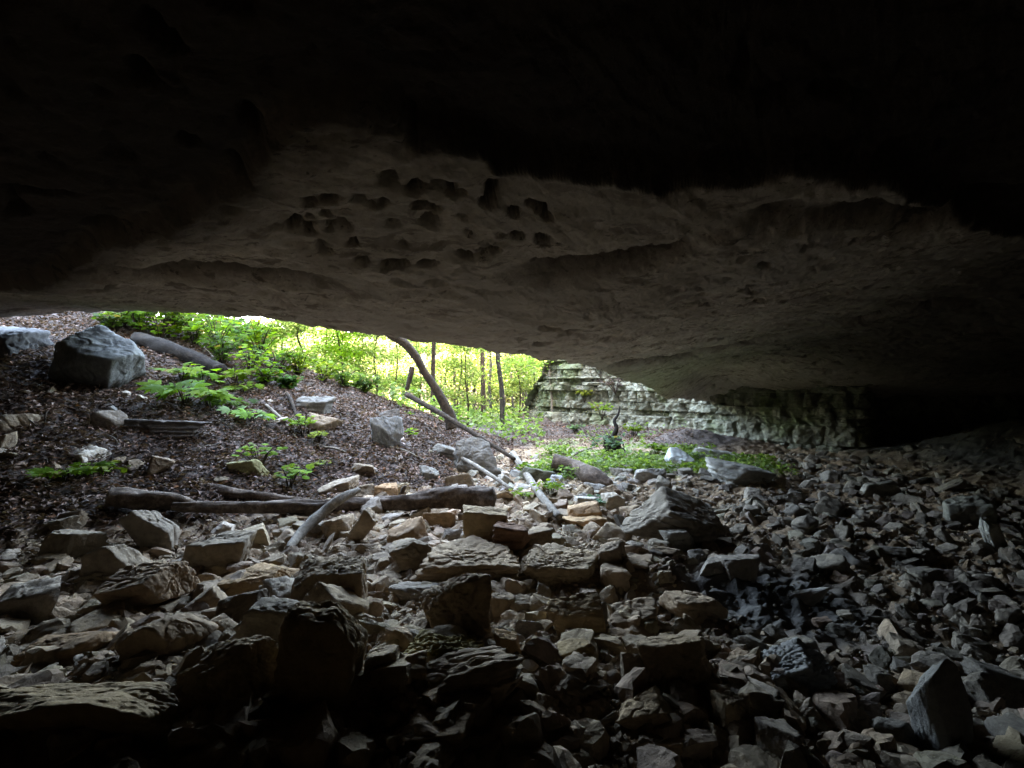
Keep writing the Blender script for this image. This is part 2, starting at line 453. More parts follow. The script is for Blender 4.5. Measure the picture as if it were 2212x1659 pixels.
ledge([(250, 590), (330, 600), (430, 590), (560, 600)], .04, .10)
# flaking sheets of bedding + general roughness
far = sstep(2.5, 6.5, cy)
ca, sa = math.cos(.5), math.sin(.5)
PR = np.stack([cx * ca + cy * sa, -cx * sa + cy * ca, 0 * cx], -1)
t = fbm(PR * np.array([.55, 1.0, 1]) + 20, 5, .55) * 2.6
fl = np.floor(t); fr = t - fl
cz = cz + .017 * (fl + sstep(.90, .99, fr))
t2 = fbm(PR * np.array([1.6, 2.6, 1]) + 50, 5, .6) * 2.4
f2 = t2 - np.floor(t2)
cz = cz + .010 * (np.floor(t2) + sstep(.88, .99, f2))
cz = cz + .010 * fbm(P2 * np.array([7, 10, 1]), 4, .6)
# small solution holes
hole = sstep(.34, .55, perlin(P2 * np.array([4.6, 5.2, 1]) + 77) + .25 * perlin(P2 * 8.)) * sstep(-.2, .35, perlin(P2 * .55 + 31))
cz = cz + .12 * hole; pitshade = np.maximum(pitshade, .6 * hole)
for (a, b_, w, h_) in [(893, 408, 44, 18), (912, 452, 52, 34), (935, 468, 34, 26), (985, 420, 62, 26), (1062, 432, 34, 24), (1052, 450, 34, 20), (1145, 452, 26, 20), (1110, 466, 26, 14), (1168, 462, 28, 24),
                      (1180, 482, 28, 14), (705, 433, 46, 26), (668, 440, 30, 20), (705, 467, 26, 12), (825, 447, 24, 12), (806, 447, 10, 10), (782, 564, 34, 14), (762, 524, 18, 20), (748, 494, 12, 8),
                      (695, 528, 18, 18), (668, 483, 14, 10), (712, 502, 10, 8), (640, 500, 26, 14), (1060, 548, 56, 14), (1170, 535, 40, 26), (1120, 525, 40, 18), (850, 572, 60, 20), (920, 575, 46, 10),
                      (625, 505, 18, 12), (665, 505, 16, 12), (1000, 560, 24, 9), (1012, 560, 20, 8)]:
    p = hitc(a * K, b_ * K); q = hitc(a * K, (b_ + h_ / 2) * K)
    wx = w * K / 2 / FP * p[1] * 1.0; wy = max(abs(q[1] - p[1]) * .95, .055)
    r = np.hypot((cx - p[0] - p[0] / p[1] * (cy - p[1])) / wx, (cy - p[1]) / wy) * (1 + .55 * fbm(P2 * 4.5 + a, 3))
    cz = cz + .15 * sstep(1.05, .6, r); pitshade = np.maximum(pitshade, sstep(1.1, .75, r))
CZ = cz.reshape(len(vv), NU)
# the lip itself, then the cliff above it and the top of the rock mass, and down behind
rows = [np.stack([CX, CY, CZ], -1)]
s_ = np.linspace(0, 1, 70)[1:]
tl = np.arange(NU)
for s in s_:
    hz = s * 11.
    q = np.stack([lip[:, 0], lip[:, 1], 0 * tl + hz], -1)
    off = .12 * np.sqrt(min(hz, .6)) + .35 * fbm(q * np.array([.5, .5, 1.6]), 4) * min(1, hz * 1.2) - .12 * hz * .3
    rows.append(np.stack([lip[:, 0], lip[:, 1] + off, CZ[-1] + hz], -1)[None])
top = rows[-1][0]
for s in (.3, .7, 1):
    rows.append(np.stack([top[:, 0] * (1 - s) + back[:, 0] * 1.1 * s, top[:, 1] * (1 - s) - 16 * s, top[:, 2] + 1.5 * s], -1)[None])
last = rows[-1][0]
rows.append(np.stack([last[:, 0], last[:, 1], 0 * last[:, 2] - 2.], -1)[None])
C = np.concatenate(rows, 0)
shadecol = np.zeros((len(C), NU, 3)); roofshade = np.maximum(roofshade, .8 * sstep(3.3, 6.0, cx + .6 * fbm(P2 * .9 + 8, 4)) * sstep(11.8, 9.5, cy)); shadecol[:len(vv), :, 0] = roofshade.reshape(len(vv), NU); shadecol[:len(vv), :, 1] = pitshade.reshape(len(vv), NU)  # right-hand roof painted dark as well, as shade
ceil = mkobj('cave_ceiling', C.reshape(-1, 3), gridfaces(len(C), NU), M_ceil, colors=shadecol.reshape(-1, 3))
tag(ceil, 'low sloping limestone cave roof with flaking layers, dark pits and stepped ledges', 'cave ceiling', kind='structure')
# side closures of the cave so that no daylight leaks in
for sx in (-1, 1):
    P = np.array([(sx * 26., -20, -3), (sx * 26., 4.8 if sx < 0 else 13.8, -3), (sx * 26., 4.8 if sx < 0 else 13.8, 12), (sx * 26., -20, 12),
                  (sx * 27., -20, -3), (sx * 27., 4.8 if sx < 0 else 13.8, -3), (sx * 27., 4.8 if sx < 0 else 13.8, 12), (sx * 27., -20, 12)])
    o = mkobj('cave_wall', P, np.array([(0, 1, 2, 3), (4, 5, 6, 7), (0, 1, 5, 4), (1, 2, 6, 5), (2, 3, 7, 6), (3, 0, 4, 7)]), M_ceil, smooth=False)
    tag(o, 'dark end wall deep inside the cave', 'cave wall', group='dark end walls of the cave', kind='structure')

# ------------------------------------------------------------------ stratified wall
rng = np.random.RandomState(5)
def resample(L, n):
    s = np.r_[0, np.cumsum(np.hypot(*np.diff(L, axis=0).T))]
    t = np.linspace(0, s[-1], 400); q = np.stack([np.interp(t, s, L[:, i]) for i in range(2)], -1)
    for _ in range(14): q[1:-1] = (q[:-2] + q[1:-1] * 2 + q[2:]) / 4
    s2 = np.r_[0, np.cumsum(np.hypot(*np.diff(q, axis=0).T))]
    w = 1 / (1 + np.clip(t - 15, 0, 99)); cw = np.r_[0, np.cumsum((w[1:] + w[:-1]) / 2)]; cw /= cw[-1]
    tt = np.interp(np.linspace(0, 1, n), cw, s2)
    return np.stack([np.interp(tt, s2, q[:, i]) for i in range(2)], -1), tt
NW = 900
wl, arc = resample(WALL, NW)
tan = np.gradient(wl, axis=0); tan /= np.linalg.norm(tan, axis=1)[:, None]
nor = np.stack([-tan[:, 1], tan[:, 0]], -1)
nor = np.where((nor @ np.array([-.5, -.85]))[:, None] < 0, -nor, nor)
nor = np.where(arc[:, None] < 0, nor, np.stack([tan[:, 1], -tan[:, 0]], -1))      # always towards the camera side
nor = np.where(((wl - np.array([0, 0])) * nor).sum(1)[:, None] > 0, -nor, nor)
zz = np.linspace(-.4, 4.2, 330)
heights = []; h = -.4
while h < 4.3:
    heights.append(h); h += rng.choice([.07, .11, .17, .25, .34, .46], p=[.14, .16, .22, .22, .16, .10])
heights = np.array(heights)
ZW = zz[:, None] + .12 * fbm(np.stack([arc * .5, 0 * arc, 0 * arc], -1), 3)[None] + .02 * fbm(np.stack([arc * 3, 0 * arc, 0 * arc + 3], -1), 2)[None]
bi = np.clip(np.searchsorted(heights, ZW) - 1, 0, len(heights) - 1)
nb = len(heights)
bandoff = rng.uniform(-.08, .08, nb); deep = rng.rand(nb) < .16; bandoff[deep] -= .16
bw = rng.uniform(.25, 1.0, nb); ph = rng.uniform(0, 10, nb)
AR = np.repeat(arc[None], len(zz), 0)
cellf = AR / bw[bi] + ph[bi] + .25 * perlin(np.stack([AR.ravel() * 2, ZW.ravel() * 3, bi.ravel() * 3.7], -1)).reshape(AR.shape)
cell = np.floor(cellf).astype(int); fr = cellf - cell
hsh = PERM[(PERM[cell & 255] + bi * 7) & 255] / 255.
joint = sstep(.10, 0, np.minimum(fr, 1 - fr) * bw[bi])
top_ = heights[np.clip(bi + 1, 0, nb - 1)]; edge = np.minimum(ZW - heights[bi], np.clip(top_ - ZW, 0, 1))
seam = sstep(.016, 0, edge)
Q = np.stack([AR.ravel(), ZW.ravel(), 0 * AR.ravel()], -1)
fade = sstep(-.45, .35, perlin(np.stack([AR.ravel() * .6, bi.ravel() * 5.3, 0 * AR.ravel()], -1))).reshape(AR.shape)
off = bandoff[bi] * (.25 + fade) + .20 * (hsh - .5) * (hsh > .3) - .10 * joint - .04 * seam + .20 * fbm(Q * .8, 3).reshape(AR.shape) + .07 * fbm(Q * 4, 4, .6).reshape(AR.shape)
missing = (hsh < .12) & (edge < 1)
off = off - .13 * missing
off = off - .10 * np.clip(ZW - 1.2, 0, 3) * -1.0 * 0 + .10 * sstep(.35, 0, ZW)
WX = wl[None, :, 0] + nor[None, :, 0] * off; WY = wl[None, :, 1] + nor[None, :, 1] * off
outd = sstep(13.9, 15.4, wl[:, 1]) * (arc < 12)
topz = 4.2 * np.ones(NW)
# outdoors the cliff ends in a ragged vegetated top
capz = np.interp(arc, [0, .6, 1.2, 1.9, 2.8, 3.8, 5.5], [.5, 1.0, 1.7, 2.3, 2.9, 3.6, 4.2]) + .15 * fbm(np.stack([arc * 2, 0 * arc, 0 * arc], -1), 3)
ZW2 = -.4 + (ZW + .4) * ((capz + .4) / 4.6)[None] * 1.0
ZW2 = np.minimum(ZW, capz[None])
rows = [np.stack([WX, WY, ZW2], -1)]
for s, up in ((1.2, .15), (5., .5)):
    rows.append(np.stack([wl[:, 0] - nor[:, 0] * s, wl[:, 1] - nor[:, 1] * s, capz + up], -1)[None])
rows.append(np.stack([wl[:, 0] - nor[:, 0] * 5, wl[:, 1] - nor[:, 1] * 5, 0 * capz - 1], -1)[None])
Wm = np.concatenate(rows, 0)
wall = mkobj('cave_wall', Wm.reshape(-1, 3), gridfaces(len(Wm), NW), M_wall)
tag(wall, 'layered grey limestone wall of stacked blocky courses running from daylight into the dark', 'rock wall', kind='structure')

# ------------------------------------------------------------------ rocks measured one by one
TAN, BRN, GRY, BLU, PAL, DRK, RED = (.50, .375, .25), (.42, .31, .215), (.32, .295, .265), (.33, .34, .35), (.46, .43, .39), (.22, .19, .17), (.36, .23, .18)
HERO = []      # (centre x, y, radius, short text)
TAKEN = []
def hero(name, label, short, box, col, slab=.8, roll=0., pitch=0., strata=0., pit=0., seed=None, lay=False, depth=.75, sink=.28, sub=5, planes=8, cat='rock', group=None, crack=.05, dist=None, rough=.03, k=48):
    x0, y0, x1, y1 = [q * K for q in box]
    pc = (x0 + x1) / 2
    g = hit(pc, min(y1, 764)) if dist is None else None
    if g is None:
        r = ray(pc, 0); g = np.array([r[0] * dist, dist, G(r[0] * dist, dist)[0]])
    yf = g[1]
    W = (x1 - x0) / FP * yf
    Dp = depth * W
    htop = CAMZ - (y0 - 384) / FP * (yf + Dp * .55)
    h = max(htop - g[2], .22 * W)
    h = min(h, 1.5 * W)
    h /= (1 - sink)
    sd = seed if seed is not None else len(HERO) * 13 + 5
    V, F = rock_shape(sub, sd, (W * 1.04, Dp, h), slab, planes, k, .07, rough, strata, pit, crack, R(roll), R(pitch))
    c = np.array([g[0] * (1 + Dp / 2 / yf), yf + Dp / 2, g[2] - sink * h])
    o = mkobj(name, V, F, M_rocklay if lay else M_rock, loc=c)
    wth_shade = .42 if (yf > 7.0 and g[0] < 1.0) else (.6 if yf > 7.5 else .82)      # stones out in the weather are darker with lichen and leaf mould
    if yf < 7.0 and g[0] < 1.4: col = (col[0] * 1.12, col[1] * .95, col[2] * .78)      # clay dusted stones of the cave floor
    if yf < 6.0 and g[0] < -.7: wth_shade *= .78
    if yf < 6.0 and g[0] > 1.6: wth_shade *= .85  # right-hand floor stones darkened in colour as shade
    o.color = (*[q * wth_shade for q in col], 1)
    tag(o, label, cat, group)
    HERO.append((c[0], c[1], max(W, Dp) / 2, short, W))
    return o

H = hero
# --- leaf bank
H('boulder', 'huge angular grey boulder with undercut dark side on the leafy bank', 'huge bank boulder', (112, 700, 322, 862), (.25, .265, .265), .95, roll=12, pitch=30, seed=304, sub=6, depth=.85, planes=9, sink=.08, crack=.03)
H('boulder', 'rounded dark grey boulder at the picture edge, tucked under the roof behind the huge boulder', 'boulder under the roof', (-60, 700, 106, 778), (.15, .15, .155), .7, seed=8, pit=.05, strata=.03)
H('flat_rock', 'dark slab at the picture edge, half buried in leaves below the huge boulder', 'buried edge slab', (-60, 893, 96, 948), GRY, .4, roll=-6, seed=21)
H('rock', 'small grey block cut by the picture edge under the buried slab', 'edge block', (-25, 932, 26, 980), GRY, .8, seed=33)
H('flat_rock', 'pale flat stone lying bare among the dead leaves', 'pale flat stone', (138, 958, 256, 1012), (.55, .58, .62), .3, roll=4, seed=14, depth=.9, sink=.3)
H('flat_rock', 'long dark ledge stone with a white patch, below the big lobed plants', 'dark ledge stone', (243, 908, 462, 956), DRK, .35, seed=17, depth=.4, strata=.04)
H('rock', 'small mossy stone under the round leaved seedlings', 'small mossy stone', (488, 990, 582, 1036), (.30, .33, .20), .5, roll=6, seed=23)
H('rock', 'pale rounded rock among the green shrubs near the crest of the bank', 'pale crest rock', (462, 702, 545, 742), PAL, .7, roll=10, seed=29, strata=.03)
H('rock', 'pale ledge rock jutting from the bank behind a bare root', 'jutting ledge rock', (640, 855, 722, 898), GRY, .5, seed=31, strata=.06, lay=True)
H('rock', 'brown broken rock just below the jutting ledge rock', 'broken bank rock', (655, 890, 735, 940), BRN, .7, roll=25, seed=36)
H('boulder', 'leaning grey boulder with a ridged crest, halfway up the bank', 'leaning bank boulder', (803, 898, 868, 976), (.42, .42, .42), .9, roll=35, seed=41, strata=.05, planes=8)
H('flat_rock', 'flat dark slab right above the leaning boulder on the bank', 'dark bank slab', (808, 882, 866, 908), DRK, .35, seed=43)
H('boulder', 'dark boulder draped with dry roots under the thin fallen pole', 'root draped boulder', (975, 945, 1088, 1034), (.27, .24, .21), .8, seed=47, strata=.05, lay=True, sub=6)
H('flat_rock', 'small wedge shaped slab beside the root draped boulder', 'wedge slab', (925, 958, 990, 988), GRY, .45, roll=14, seed=49)
H('stone', 'pale stone standing in the leaves above the end of the long log', 'pale leaf stone', (905, 1005, 948, 1040), PAL, .9, roll=20, seed=53)
H('stone', 'brown stone perched right behind the broken end of the long log', 'perched brown stone', (958, 1020, 1022, 1062), BRN, .8, roll=-10, seed=55, pit=.05)
H('stone', 'tan stone half hidden behind the middle of the long log', 'hidden tan stone', (806, 1044, 866, 1080), BRN, .8, seed=57)
H('flat_rock', 'grey slab in the leaves left of the hidden tan stone', 'leafy grey slab', (690, 1030, 770, 1066), GRY, .4, roll=-8, seed=59)
H('rock', 'low brown rock in the leaf litter under the leaning boulder', 'low litter rock', (760, 1000, 812, 1030), BRN, .6, seed=60)
# --- creek and opening
H('rock', 'bluish white block leaning against the foot of the layered wall', 'white block', (1440, 968, 1498, 1016), (.66, .7, .72), .9, roll=-12, seed=61, planes=6)
H('flat_rock', 'long white topped block lying at the foot of the layered wall', 'white topped block', (1492, 966, 1622, 1002), (.55, .55, .5), .45, seed=63, depth=.35)
H('boulder', 'long grey boulder with white streaked end where the green patch meets the rubble', 'streaked boulder', (1530, 992, 1662, 1052), (.46, .45, .42), .6, roll=8, seed=67, strata=.04)
H('rock', 'pale jagged rock in the middle of the green ground cover', 'jagged pale rock', (1368, 1010, 1442, 1042), PAL, .8, seed=71, pit=.04)
H('rock', 'pale stone standing at the leafy foot of the slope in the creek', 'creek foot stone', (1294, 982, 1330, 1006), PAL, .8, seed=73)
H('rock', 'mossy dark rock at the butt of the short dead trunk', 'mossy trunk rock', (1120, 1006, 1200, 1046), (.25, .25, .18), .7, seed=75)
H('rock', 'bluish stone between the white pole and the big pyramid boulder', 'bluish stone', (1240, 1072, 1290, 1098), (.5, .54, .58), .7, seed=77)
H('rock', 'pale grey stone touching the back of the big pyramid boulder', 'pale grey stone', (1300, 1064, 1352, 1104), (.52, .52, .52), .8, seed=79)
H('rock', 'brown triangular rock behind the pyramid boulder, pointing up', 'triangular rock', (1226, 1084, 1300, 1130), BRN, 1., seed=81, planes=5)
H('boulder', 'big pyramid shaped grey boulder standing alone in the middle of the rubble', 'pyramid boulder', (1332, 1062, 1562, 1186), (.30, .25, .20), .85, roll=22, seed=83, sub=6, planes=5, depth=.7, sink=.1, crack=.05, k=20, rough=.045)
H('rock', 'rough brown rock leaning on the near face of the pyramid boulder', 'leaning rough rock', (1425, 1140, 1502, 1192), (.42, .38, .33), .8, roll=-20, seed=85, pit=.05)
H('flat_rock', 'tan flat slab on the dirt below the tip of the white pole', 'tan pole slab', (1210, 1118, 1312, 1146), TAN, .35, seed=87)
# --- centre
H('boulder', 'tan wedge shaped boulder with its point down, under the end of the long log', 'tan wedge boulder', (998, 1094, 1098, 1186), (.48, .40, .29), 1.0, pitch=20, seed=91, sub=6, planes=5, crack=.02)
H('rock', 'reddish layered rock right behind the tan wedge boulder', 'reddish layered rock', (1064, 1128, 1146, 1194), RED, .7, seed=93, lay=True, strata=.08)
H('rock', 'grey brown wedge rock between the log and the porous rubble', 'grey wedge rock', (832, 1118, 924, 1184), BRN, .8, roll=-15, seed=95, planes=6)
H('flat_rock', 'tall pale slab propped steeply under the middle of the long log', 'propped slab', (742, 1094, 816, 1174), (.5, .44, .37), .42, roll=-48, seed=97, lay=True)
H('rock', 'white edged block under the log beside the propped slab', 'white edged block', (880, 1092, 930, 1130), PAL, .8, seed=99)
H('rock', 'dark brown block under the log next to the white edged block', 'dark brown block', (915, 1100, 985, 1140), BRN, .8, seed=101)
H('rock', 'pale pointed rock in the shade below the log', 'pale pointed rock', (522, 1132, 594, 1186), (.5, .46, .38), .9, roll=-18, seed=103, planes=5)
H('flat_rock', 'long tilted grey slab leaning down from the broken log end', 'long tilted grey slab', (276, 1094, 386, 1196), (.31, .30, .29), .5, roll=32, seed=105, lay=True)
H('boulder', 'smooth dark rounded boulder at the edge of the leaf litter', 'smooth dark boulder', (92, 1143, 208, 1220), (.25, .24, .22), .8, seed=107, planes=7)
H('rock', 'grey block with a pale corner beside the smooth dark boulder', 'pale cornered block', (188, 1165, 324, 1268), GRY, .85, roll=-14, seed=109, planes=6)
H('flat_rock', 'rough grey slab resting on rubble below the long log', 'rough grey slab', (392, 1150, 558, 1244), GRY, .6, roll=-12, seed=111, pit=.05)
H('flat_rock', 'big tilted slab with a flat lit top sloping away, left of centre', 'big tilted slab', (206, 1218, 404, 1334), (.43, .35, .28), .5, roll=-24, seed=113, sub=6, pit=.03, planes=7)
H('flat_rock', 'tan ridged slab beside the squared block', 'tan ridged slab', (452, 1224, 638, 1310), TAN, .45, roll=-22, seed=115, sub=6, pit=.04)
H('flat_rock', 'dark slab wedged beneath the tan ridged slab', 'dark wedged slab', (468, 1274, 600, 1364), DRK, .5, roll=-14, seed=117)
H('boulder', 'squared brown block with a rough pale top', 'squared block', (622, 1212, 806, 1336), (.42, .35, .28), .8, seed=119, sub=6, planes=6, pit=.04)
H('rock', 'rough porous block below the grey wedge rock', 'rough porous block', (828, 1164, 964, 1240), (.38, .34, .30), .65, seed=121, pit=.09)
H('flat_rock', 'broad slab with a flat gritty top in the shade', 'broad gritty slab', (266, 1322, 446, 1434), (.42, .35, .29), .55, roll=-18, seed=123, sub=6, planes=7)
H('flat_rock', 'dark rough slab near the left picture edge', 'dark rough slab', (56, 1358, 246, 1448), BRN, .5, roll=-8, seed=125, pit=.05)
H('rock', 'brown flat topped rock cut by the left picture edge', 'cut flat rock', (-70, 1272, 112, 1350), (.42, .34, .28), .55, seed=127, pit=.04)
H('boulder', 'tall split boulder with a ribbed tan face', 'tall split boulder', (606, 1302, 786, 1548), (.46, .38, .27), 1.05, roll=14, seed=129, sub=6, planes=6, lay=True)
H('boulder', 'massive rough boulder with a pitted sloping top near the camera', 'massive pitted boulder', (378, 1384, 628, 1580), (.40, .33, .24), .8, roll=-22, seed=131, sub=6, pit=.06, planes=7)
H('boulder', 'enormous dark boulder with a thin lit ridge in the bottom corner', 'enormous ridge boulder', (-80, 1462, 396, 1700), (.40, .34, .25), .8, roll=-6, seed=133, sub=6, pit=.04, planes=7, depth=.4)
H('boulder', 'long flat topped porous ledge across the middle of the rubble', 'porous ledge', (876, 1176, 1130, 1272), (.43, .36, .29), .55, roll=-6, seed=135, sub=6, pit=.07, strata=.05)
H('boulder', 'dark hollow porous boulder in front of the porous ledge', 'hollow porous boulder', (900, 1226, 1066, 1384), (.34, .28, .23), .9, roll=-16, seed=137, sub=6, pit=.11)
H('boulder', 'wide knobbly brown rock next to the porous ledge', 'knobbly rock', (1108, 1190, 1306, 1272), (.42, .36, .29), .6, roll=8, seed=139, sub=6, pit=.08)
H('rock', 'cracked dark cube of rock in the hollow below the knobbly rock', 'cracked cube', (1040, 1284, 1112, 1344), (.30, .25, .20), .95, seed=141, planes=4, crack=.12)
H('boulder', 'rounded tan rock in the orange dirt', 'rounded tan rock', (1176, 1286, 1304, 1384), (.50, .42, .31), .8, seed=143, sub=6, lay=True)
H('rock', 'sharp blue grey wedge resting on the rounded tan rock', 'blue grey wedge', (1244, 1308, 1314, 1386), (.40, .40, .40), 1., seed=145, planes=5)
H('rock', 'crumbling mound of earthy rock with yellow green moss', 'mossy mound', (862, 1372, 1048, 1474), (.30, .27, .12), .55, seed=147, sub=6, pit=.16)
H('flat_rock', 'long layered slab slanting across the near rubble', 'slanting layered slab', (862, 1404, 1134, 1548), (.40, .35, .30), .5, roll=-28, seed=149, sub=6, lay=True, strata=.10, depth=.5)
H('flat_rock', 'grey slab with a bright lip under the slanting layered slab', 'bright lipped slab', (1026, 1490, 1154, 1560), (.44, .40, .35), .5, roll=-14, seed=151)
H('boulder', 'brown boulder filling the bottom of the picture below the slanting layered slab', 'bottom brown boulder', (856, 1536, 1036, 1680), (.40, .33, .25), .9, roll=-10, seed=153, sub=6, pit=.05)
H('boulder', 'smooth sided block at the bottom of the picture with a lit top', 'smooth sided block', (1000, 1566, 1114, 1670), (.42, .38, .30), .8, seed=155, sub=6, planes=6)
H('boulder', 'rounded tan boulder near the bottom with a plain domed face', 'domed tan boulder', (1318, 1490, 1454, 1604), (.46, .39, .30), .9, seed=157, sub=6, planes=8)
H('boulder', 'black sided angular boulder behind the domed tan boulder', 'black sided boulder', (1372, 1364, 1546, 1508), (.33, .28, .22), .9, roll=-14, seed=159, sub=6, pit=.04, planes=6)
H('rock', 'porous brown rock at the bottom in front of the domed tan boulder', 'bottom porous rock', (1296, 1574, 1466, 1680), (.40, .33, .25), .7, seed=161, sub=6, pit=.08)
H('stone', 'upright pitted stone post standing among the near rocks', 'stone post', (1498, 1470, 1528, 1580), (.44, .36, .29), 3.2, seed=163, planes=6, pit=.05, depth=1.)
H('rock', 'hollow eroded block next to the stone post', 'hollow eroded block', (1546, 1500, 1628, 1604), (.38, .33, .27), 1., seed=165, pit=.10)
H('flat_rock', 'straight edged slab lying alone on the mud', 'mud slab', (1700, 1266, 1794, 1308), (.36, .34, .32), .35, roll=-10, seed=167, planes=5, depth=.5)
H('rock', 'pitted ledge of grey rock beyond the stone post', 'pitted ledge', (1640, 1400, 1800, 1500), (.30, .30, .30), .5, seed=169, sub=6, pit=.10)
H('flat_rock', 'long smooth pale rock standing out of the dark in the bottom corner', 'pale smooth rock', (1976, 1408, 2120, 1670), (.34, .335, .33), 1.5, roll=-24, seed=171, sub=6, planes=6, depth=.6, rough=.02, crack=.02)
H('flat_rock', 'flat grey slab on top of the rubble toward the dark side passage', 'flat passage slab', (2040, 1072, 2152, 1142), (.36, .35, .31), .3, roll=-8, seed=173)
H('flat_rock', 'narrow curved pale slab standing on edge in the dim rubble', 'curved pale slab', (2120, 1118, 2178, 1196), (.50, .49, .46), .5, roll=52, seed=175, depth=.5)
H('flat_rock', 'long thin slab lying at the edge of the mud bank', 'thin mud bank slab', (1846, 1038, 1946, 1074), (.36, .34, .30), .3, roll=-6, seed=177, depth=.5)
H('rock', 'pointed rock with a pale face beside the pyramid boulder', 'pale faced rock', (1500, 1206, 1560, 1250), (.42, .37, .32), .9, seed=179, planes=6)
H('rock', 'dark twin peaked rock below the pyramid boulder', 'twin peaked rock', (1556, 1196, 1646, 1262), (.34, .29, .25), .9, seed=181)
H('rock', 'dark angular block below the flank of the pyramid boulder', 'dark flank block', (1290, 1172, 1372, 1240), (.34, .30, .27), .9, seed=183)
H('rock', 'flat brown rock half way between the pyramid boulder and the black sided boulder', 'halfway rock', (1430, 1280, 1560, 1350), (.40, .34, .28), .5, roll=8, seed=185, pit=.04)
H('flat_rock', 'broad low slab beside the black sided boulder', 'broad low slab', (1310, 1300, 1430, 1370), (.38, .33, .28), .45, seed=187, lay=True)
H('rock', 'small upright tan wedge in the rubble under the cracked cube', 'upright tan wedge', (1066, 1366, 1128, 1426), TAN, 1., seed=189, planes=5)
H('rock', 'flat yellowish rock under the blue grey wedge', 'yellowish rock', (1204, 1388, 1300, 1434), (.46, .38, .24), .5, roll=-10, seed=191)
H('rock', 'pale squarish rock near the mossy mound', 'pale squarish rock', (846, 1416, 924, 1490), (.46, .40, .30), .9, seed=193, planes=5)
H('rock', 'egg shaped pale rock beside the mossy mound', 'egg shaped rock', (806, 1400, 862, 1450), (.50, .44, .36), .8, seed=195, planes=16)

# --- loose rocks scattered among them: every one its own object
rng = np.random.RandomState(77)
PROTO = []
for i in range(22):
    slab = [.35, .5, .7, .85, 1.0][i % 5]
    V, F = rock_shape(4, 900 + i * 3, (1, rng.uniform(.65, .95), [.32, .42, .6, .7, .8][i % 5]), slab, rng.randint(3, 8), 60, .07, .03, [0, .07][i % 2], [0, 0, .07][i % 3], .05, R(rng.uniform(-20, 20)), R(rng.uniform(-20, 20)))
    V[:, 2] -= V[:, 2].max() * .4
    PROTO.append((V, F, ['flat', 'thin', 'chunky', 'blocky', 'angular'][i % 5]))
protomesh = {}
def free(x, y, r, pad=.75):
    for (hx, hy, hr, *_r) in HERO:
        if (x - hx) ** 2 + (y - hy) ** 2 < (hr * pad + r * .7) ** 2: return False
    for (hx, hy, hr) in TAKEN:
        if (x - hx) ** 2 + (y - hy) ** 2 < (hr * .8 + r * .8) ** 2: return False
    return True
def tone_of(x, y, rng):
    if x > 1.7 + rng.normal() * .6: c = np.array([(.225, .195, .165), (.20, .18, .16), (.22, .19, .155), (.26, .225, .19)][rng.randint(4)]); nm = 'grey'  # grey stones, tone lowered further to shade the right side
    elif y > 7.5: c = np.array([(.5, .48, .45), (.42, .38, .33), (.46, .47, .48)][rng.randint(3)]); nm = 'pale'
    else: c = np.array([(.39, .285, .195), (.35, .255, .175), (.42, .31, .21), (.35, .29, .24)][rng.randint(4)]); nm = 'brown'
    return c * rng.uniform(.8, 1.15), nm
seen_labels = {}
count = 0; tries = 0
while count < 205 and tries < 9000:
    tries += 1
    y = 2.2 + 9.5 * rng.rand() ** 1.25
    x = rng.uniform(-1.02, 1.02) * y
    dB = polydist(np.array([x]), np.array([y]), BANK, True)[0]
    if dB > -.1 and rng.rand() > .06: continue
    if (x - 1.95) ** 2 / .6 + (y - 3.75) ** 2 / .4 < 1 and rng.rand() > .08: continue
    if polydist(np.array([x]), np.array([y]), WALL)[0] < .5 or y > 9.6 and x < 6: continue
    if x > 6.5 and y > 5.5 and rng.rand() > .25: continue
    s = min(.10 + .11 * rng.rand() ** 1.5 + (.22 * rng.rand() ** 3 if y < 7.5 else .1 * rng.rand() ** 2) + .012 * y, .46)
    if x > 1.6: s *= .85
    if not free(x, y, s * .5): continue
    i = rng.randint(len(PROTO))
    if i not in protomesh:
        protomesh[i] = mkmesh('rock', PROTO[i][0], PROTO[i][1], M_rocklay if i % 4 == 0 else M_rock)
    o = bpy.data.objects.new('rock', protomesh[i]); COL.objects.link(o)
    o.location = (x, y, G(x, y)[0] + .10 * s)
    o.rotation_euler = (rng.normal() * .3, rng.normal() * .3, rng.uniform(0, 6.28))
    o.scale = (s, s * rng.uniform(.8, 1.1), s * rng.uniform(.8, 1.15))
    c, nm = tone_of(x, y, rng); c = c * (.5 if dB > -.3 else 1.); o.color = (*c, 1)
    TAKEN.append((x, y, s * .5))
    hs = sorted(HERO, key=lambda h_: (h_[0] - x) ** 2 + (h_[1] - y) ** 2)
    size = 'small' if s < .19 else ('mid-sized' if s < .28 else 'large')
    for h_ in hs[:4]:
        dx, dy = x - h_[0], y - h_[1]
        rel = ('behind' if dy > 0 else 'in front of') if abs(dy) > abs(dx) else ('beside')
        lab = f'{size} {PROTO[i][2]} {nm} rock lying {rel} the {h_[3]}'
        if lab not in seen_labels: break
    seen_labels[lab] = 1
    tag(o, lab, 'rock', 'loose rocks among the cave rubble')
    count += 1

